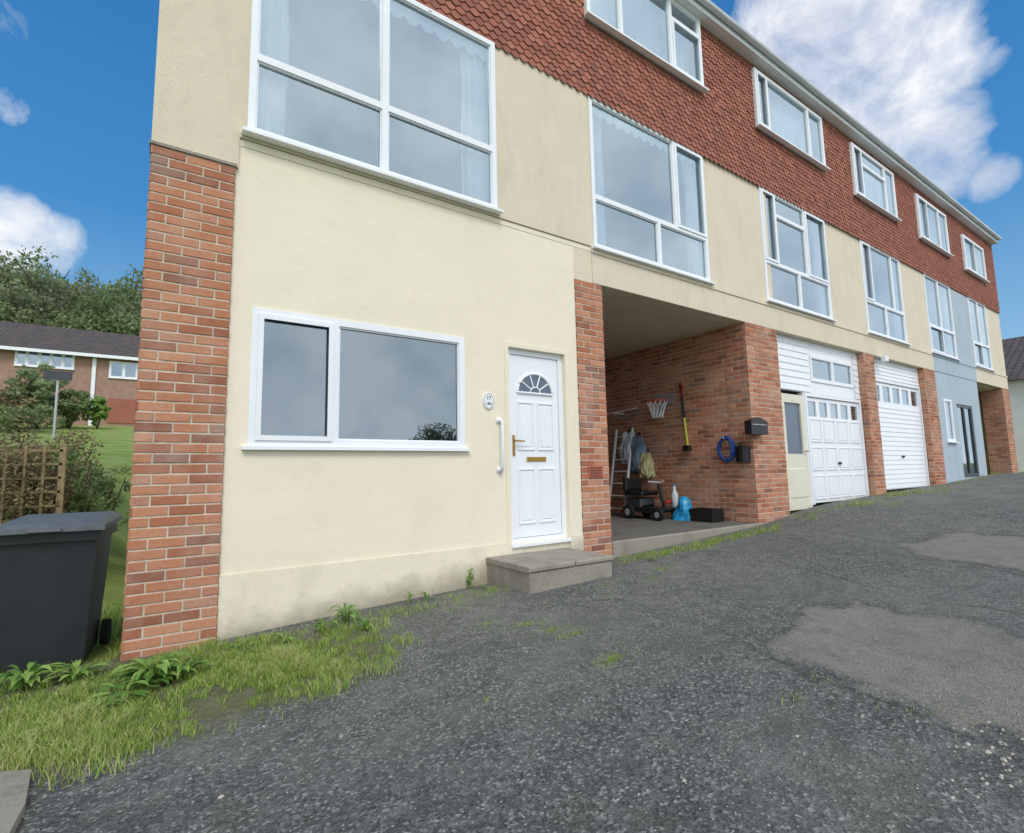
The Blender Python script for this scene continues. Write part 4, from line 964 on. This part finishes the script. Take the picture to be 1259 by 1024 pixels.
def wramp(i,st):
    n=N.new('ShaderNodeValToRGB')
    while len(n.color_ramp.elements)<len(st): n.color_ramp.elements.new(.5)
    for e,(p,c) in zip(n.color_ramp.elements,st): e.position=p; e.color=c
    L.new(i,n.inputs[0]); return n.outputs[0]
sep=N.new('ShaderNodeSeparateXYZ'); L.new(vec,sep.inputs[0])
grad=wramp(sep.outputs[2],[(0,s(186,214,238)),(.18,s(134,186,228)),(.4,s(68,144,208)),(.75,s(42,114,184))])
sc=N.new('ShaderNodeVectorMath'); sc.operation='SCALE'; L.new(grad,sc.inputs[0]); sc.inputs[3].default_value=10
base=wmix(.1,sc.outputs[0],sky.outputs[0])
blob=None
for (q,ro,ri,wt) in (((1035,45),9,1,1),((1100,105),7.5,1,1),((965,22),5,.5,.8),((1140,165),5.5,.5,.85),((1010,100),5,.5,.85),((1165,205),4,.5,.75),((1222,218),2.6,.3,.8),((15,290),4.5,.3,.95),((65,300),3.5,.3,.85),((-40,300),6,1,1),((10,130),2,.2,.40),((-10,20),3,.3,.40),((1180,90),3.5,.3,.5),((930,10),3,.3,.6)):
    d=ray(q).normalized(); dp=N.new('ShaderNodeVectorMath'); dp.operation='DOT_PRODUCT'; L.new(vec,dp.inputs[0]); dp.inputs[1].default_value=d
    mr=N.new('ShaderNodeMapRange'); mr.interpolation_type='SMOOTHSTEP'; mr.inputs[1].default_value=math.cos(math.radians(ro)); mr.inputs[2].default_value=math.cos(math.radians(ri)); mr.inputs[4].default_value=wt
    L.new(dp.outputs['Value'],mr.inputs[0]); blob=mr.outputs[0] if blob is None else wm('MAXIMUM',blob,mr.outputs[0])
mr=N.new('ShaderNodeMapRange'); mr.interpolation_type='SMOOTHSTEP'; mr.inputs[1].default_value=.05; mr.inputs[2].default_value=-.35; mr.inputs[3].default_value=0; mr.inputs[4].default_value=1.4
L.new(sep.outputs[1],mr.inputs[0]); back=mr.outputs[0]
nz=N.new('ShaderNodeTexNoise'); nz.inputs['Scale'].default_value=9; nz.inputs['Detail'].default_value=10; nz.inputs['Roughness'].default_value=.62; nz.inputs['Distortion'].default_value=.3; L.new(vec,nz.inputs['Vector'])
nb=wm('MULTIPLY',wm('SUBTRACT',nz.outputs[0],.5),2.6)
val=wm('ADD',wm('ADD',wm('MULTIPLY',blob,1.3),nb),wm('MULTIPLY',back,2))
mask=wm('MULTIPLY',wm('SUBTRACT',val,.42),1.05,True)
n2=N.new('ShaderNodeTexNoise'); n2.inputs['Scale'].default_value=6; n2.inputs['Detail'].default_value=7; L.new(vec,n2.inputs['Vector'])
front=wramp(n2.outputs[0],[(.35,s(208,215,230)),(.56,s(244,246,250))])
backc=wramp(n2.outputs[0],[(.3,s(178,192,208)),(.65,s(230,235,242))])
cc=wmix(wm('MINIMUM',back,1),front,backc)
scl=wm('ADD',10.6,wm('MULTIPLY',back,4.6))
sc2=N.new('ShaderNodeVectorMath'); sc2.operation='SCALE'; L.new(cc,sc2.inputs[0]); L.new(scl,sc2.inputs[3])
fin=wmix(mask,base,sc2.outputs[0]); L.new(fin,bg.inputs[0])
sl=bpy.data.lights.new('sun','SUN'); sl.energy=1.5; sl.angle=math.radians(18); sl.color=(1,.96,.90)
so=bpy.data.objects.new('sun',sl); C.objects.link(so)
az=sunaz; d=Vector((math.sin(az)*math.cos(sunel),math.cos(az)*math.cos(sunel),math.sin(sunel)))
so.rotation_euler=d.to_track_quat('Z','Y').to_euler()
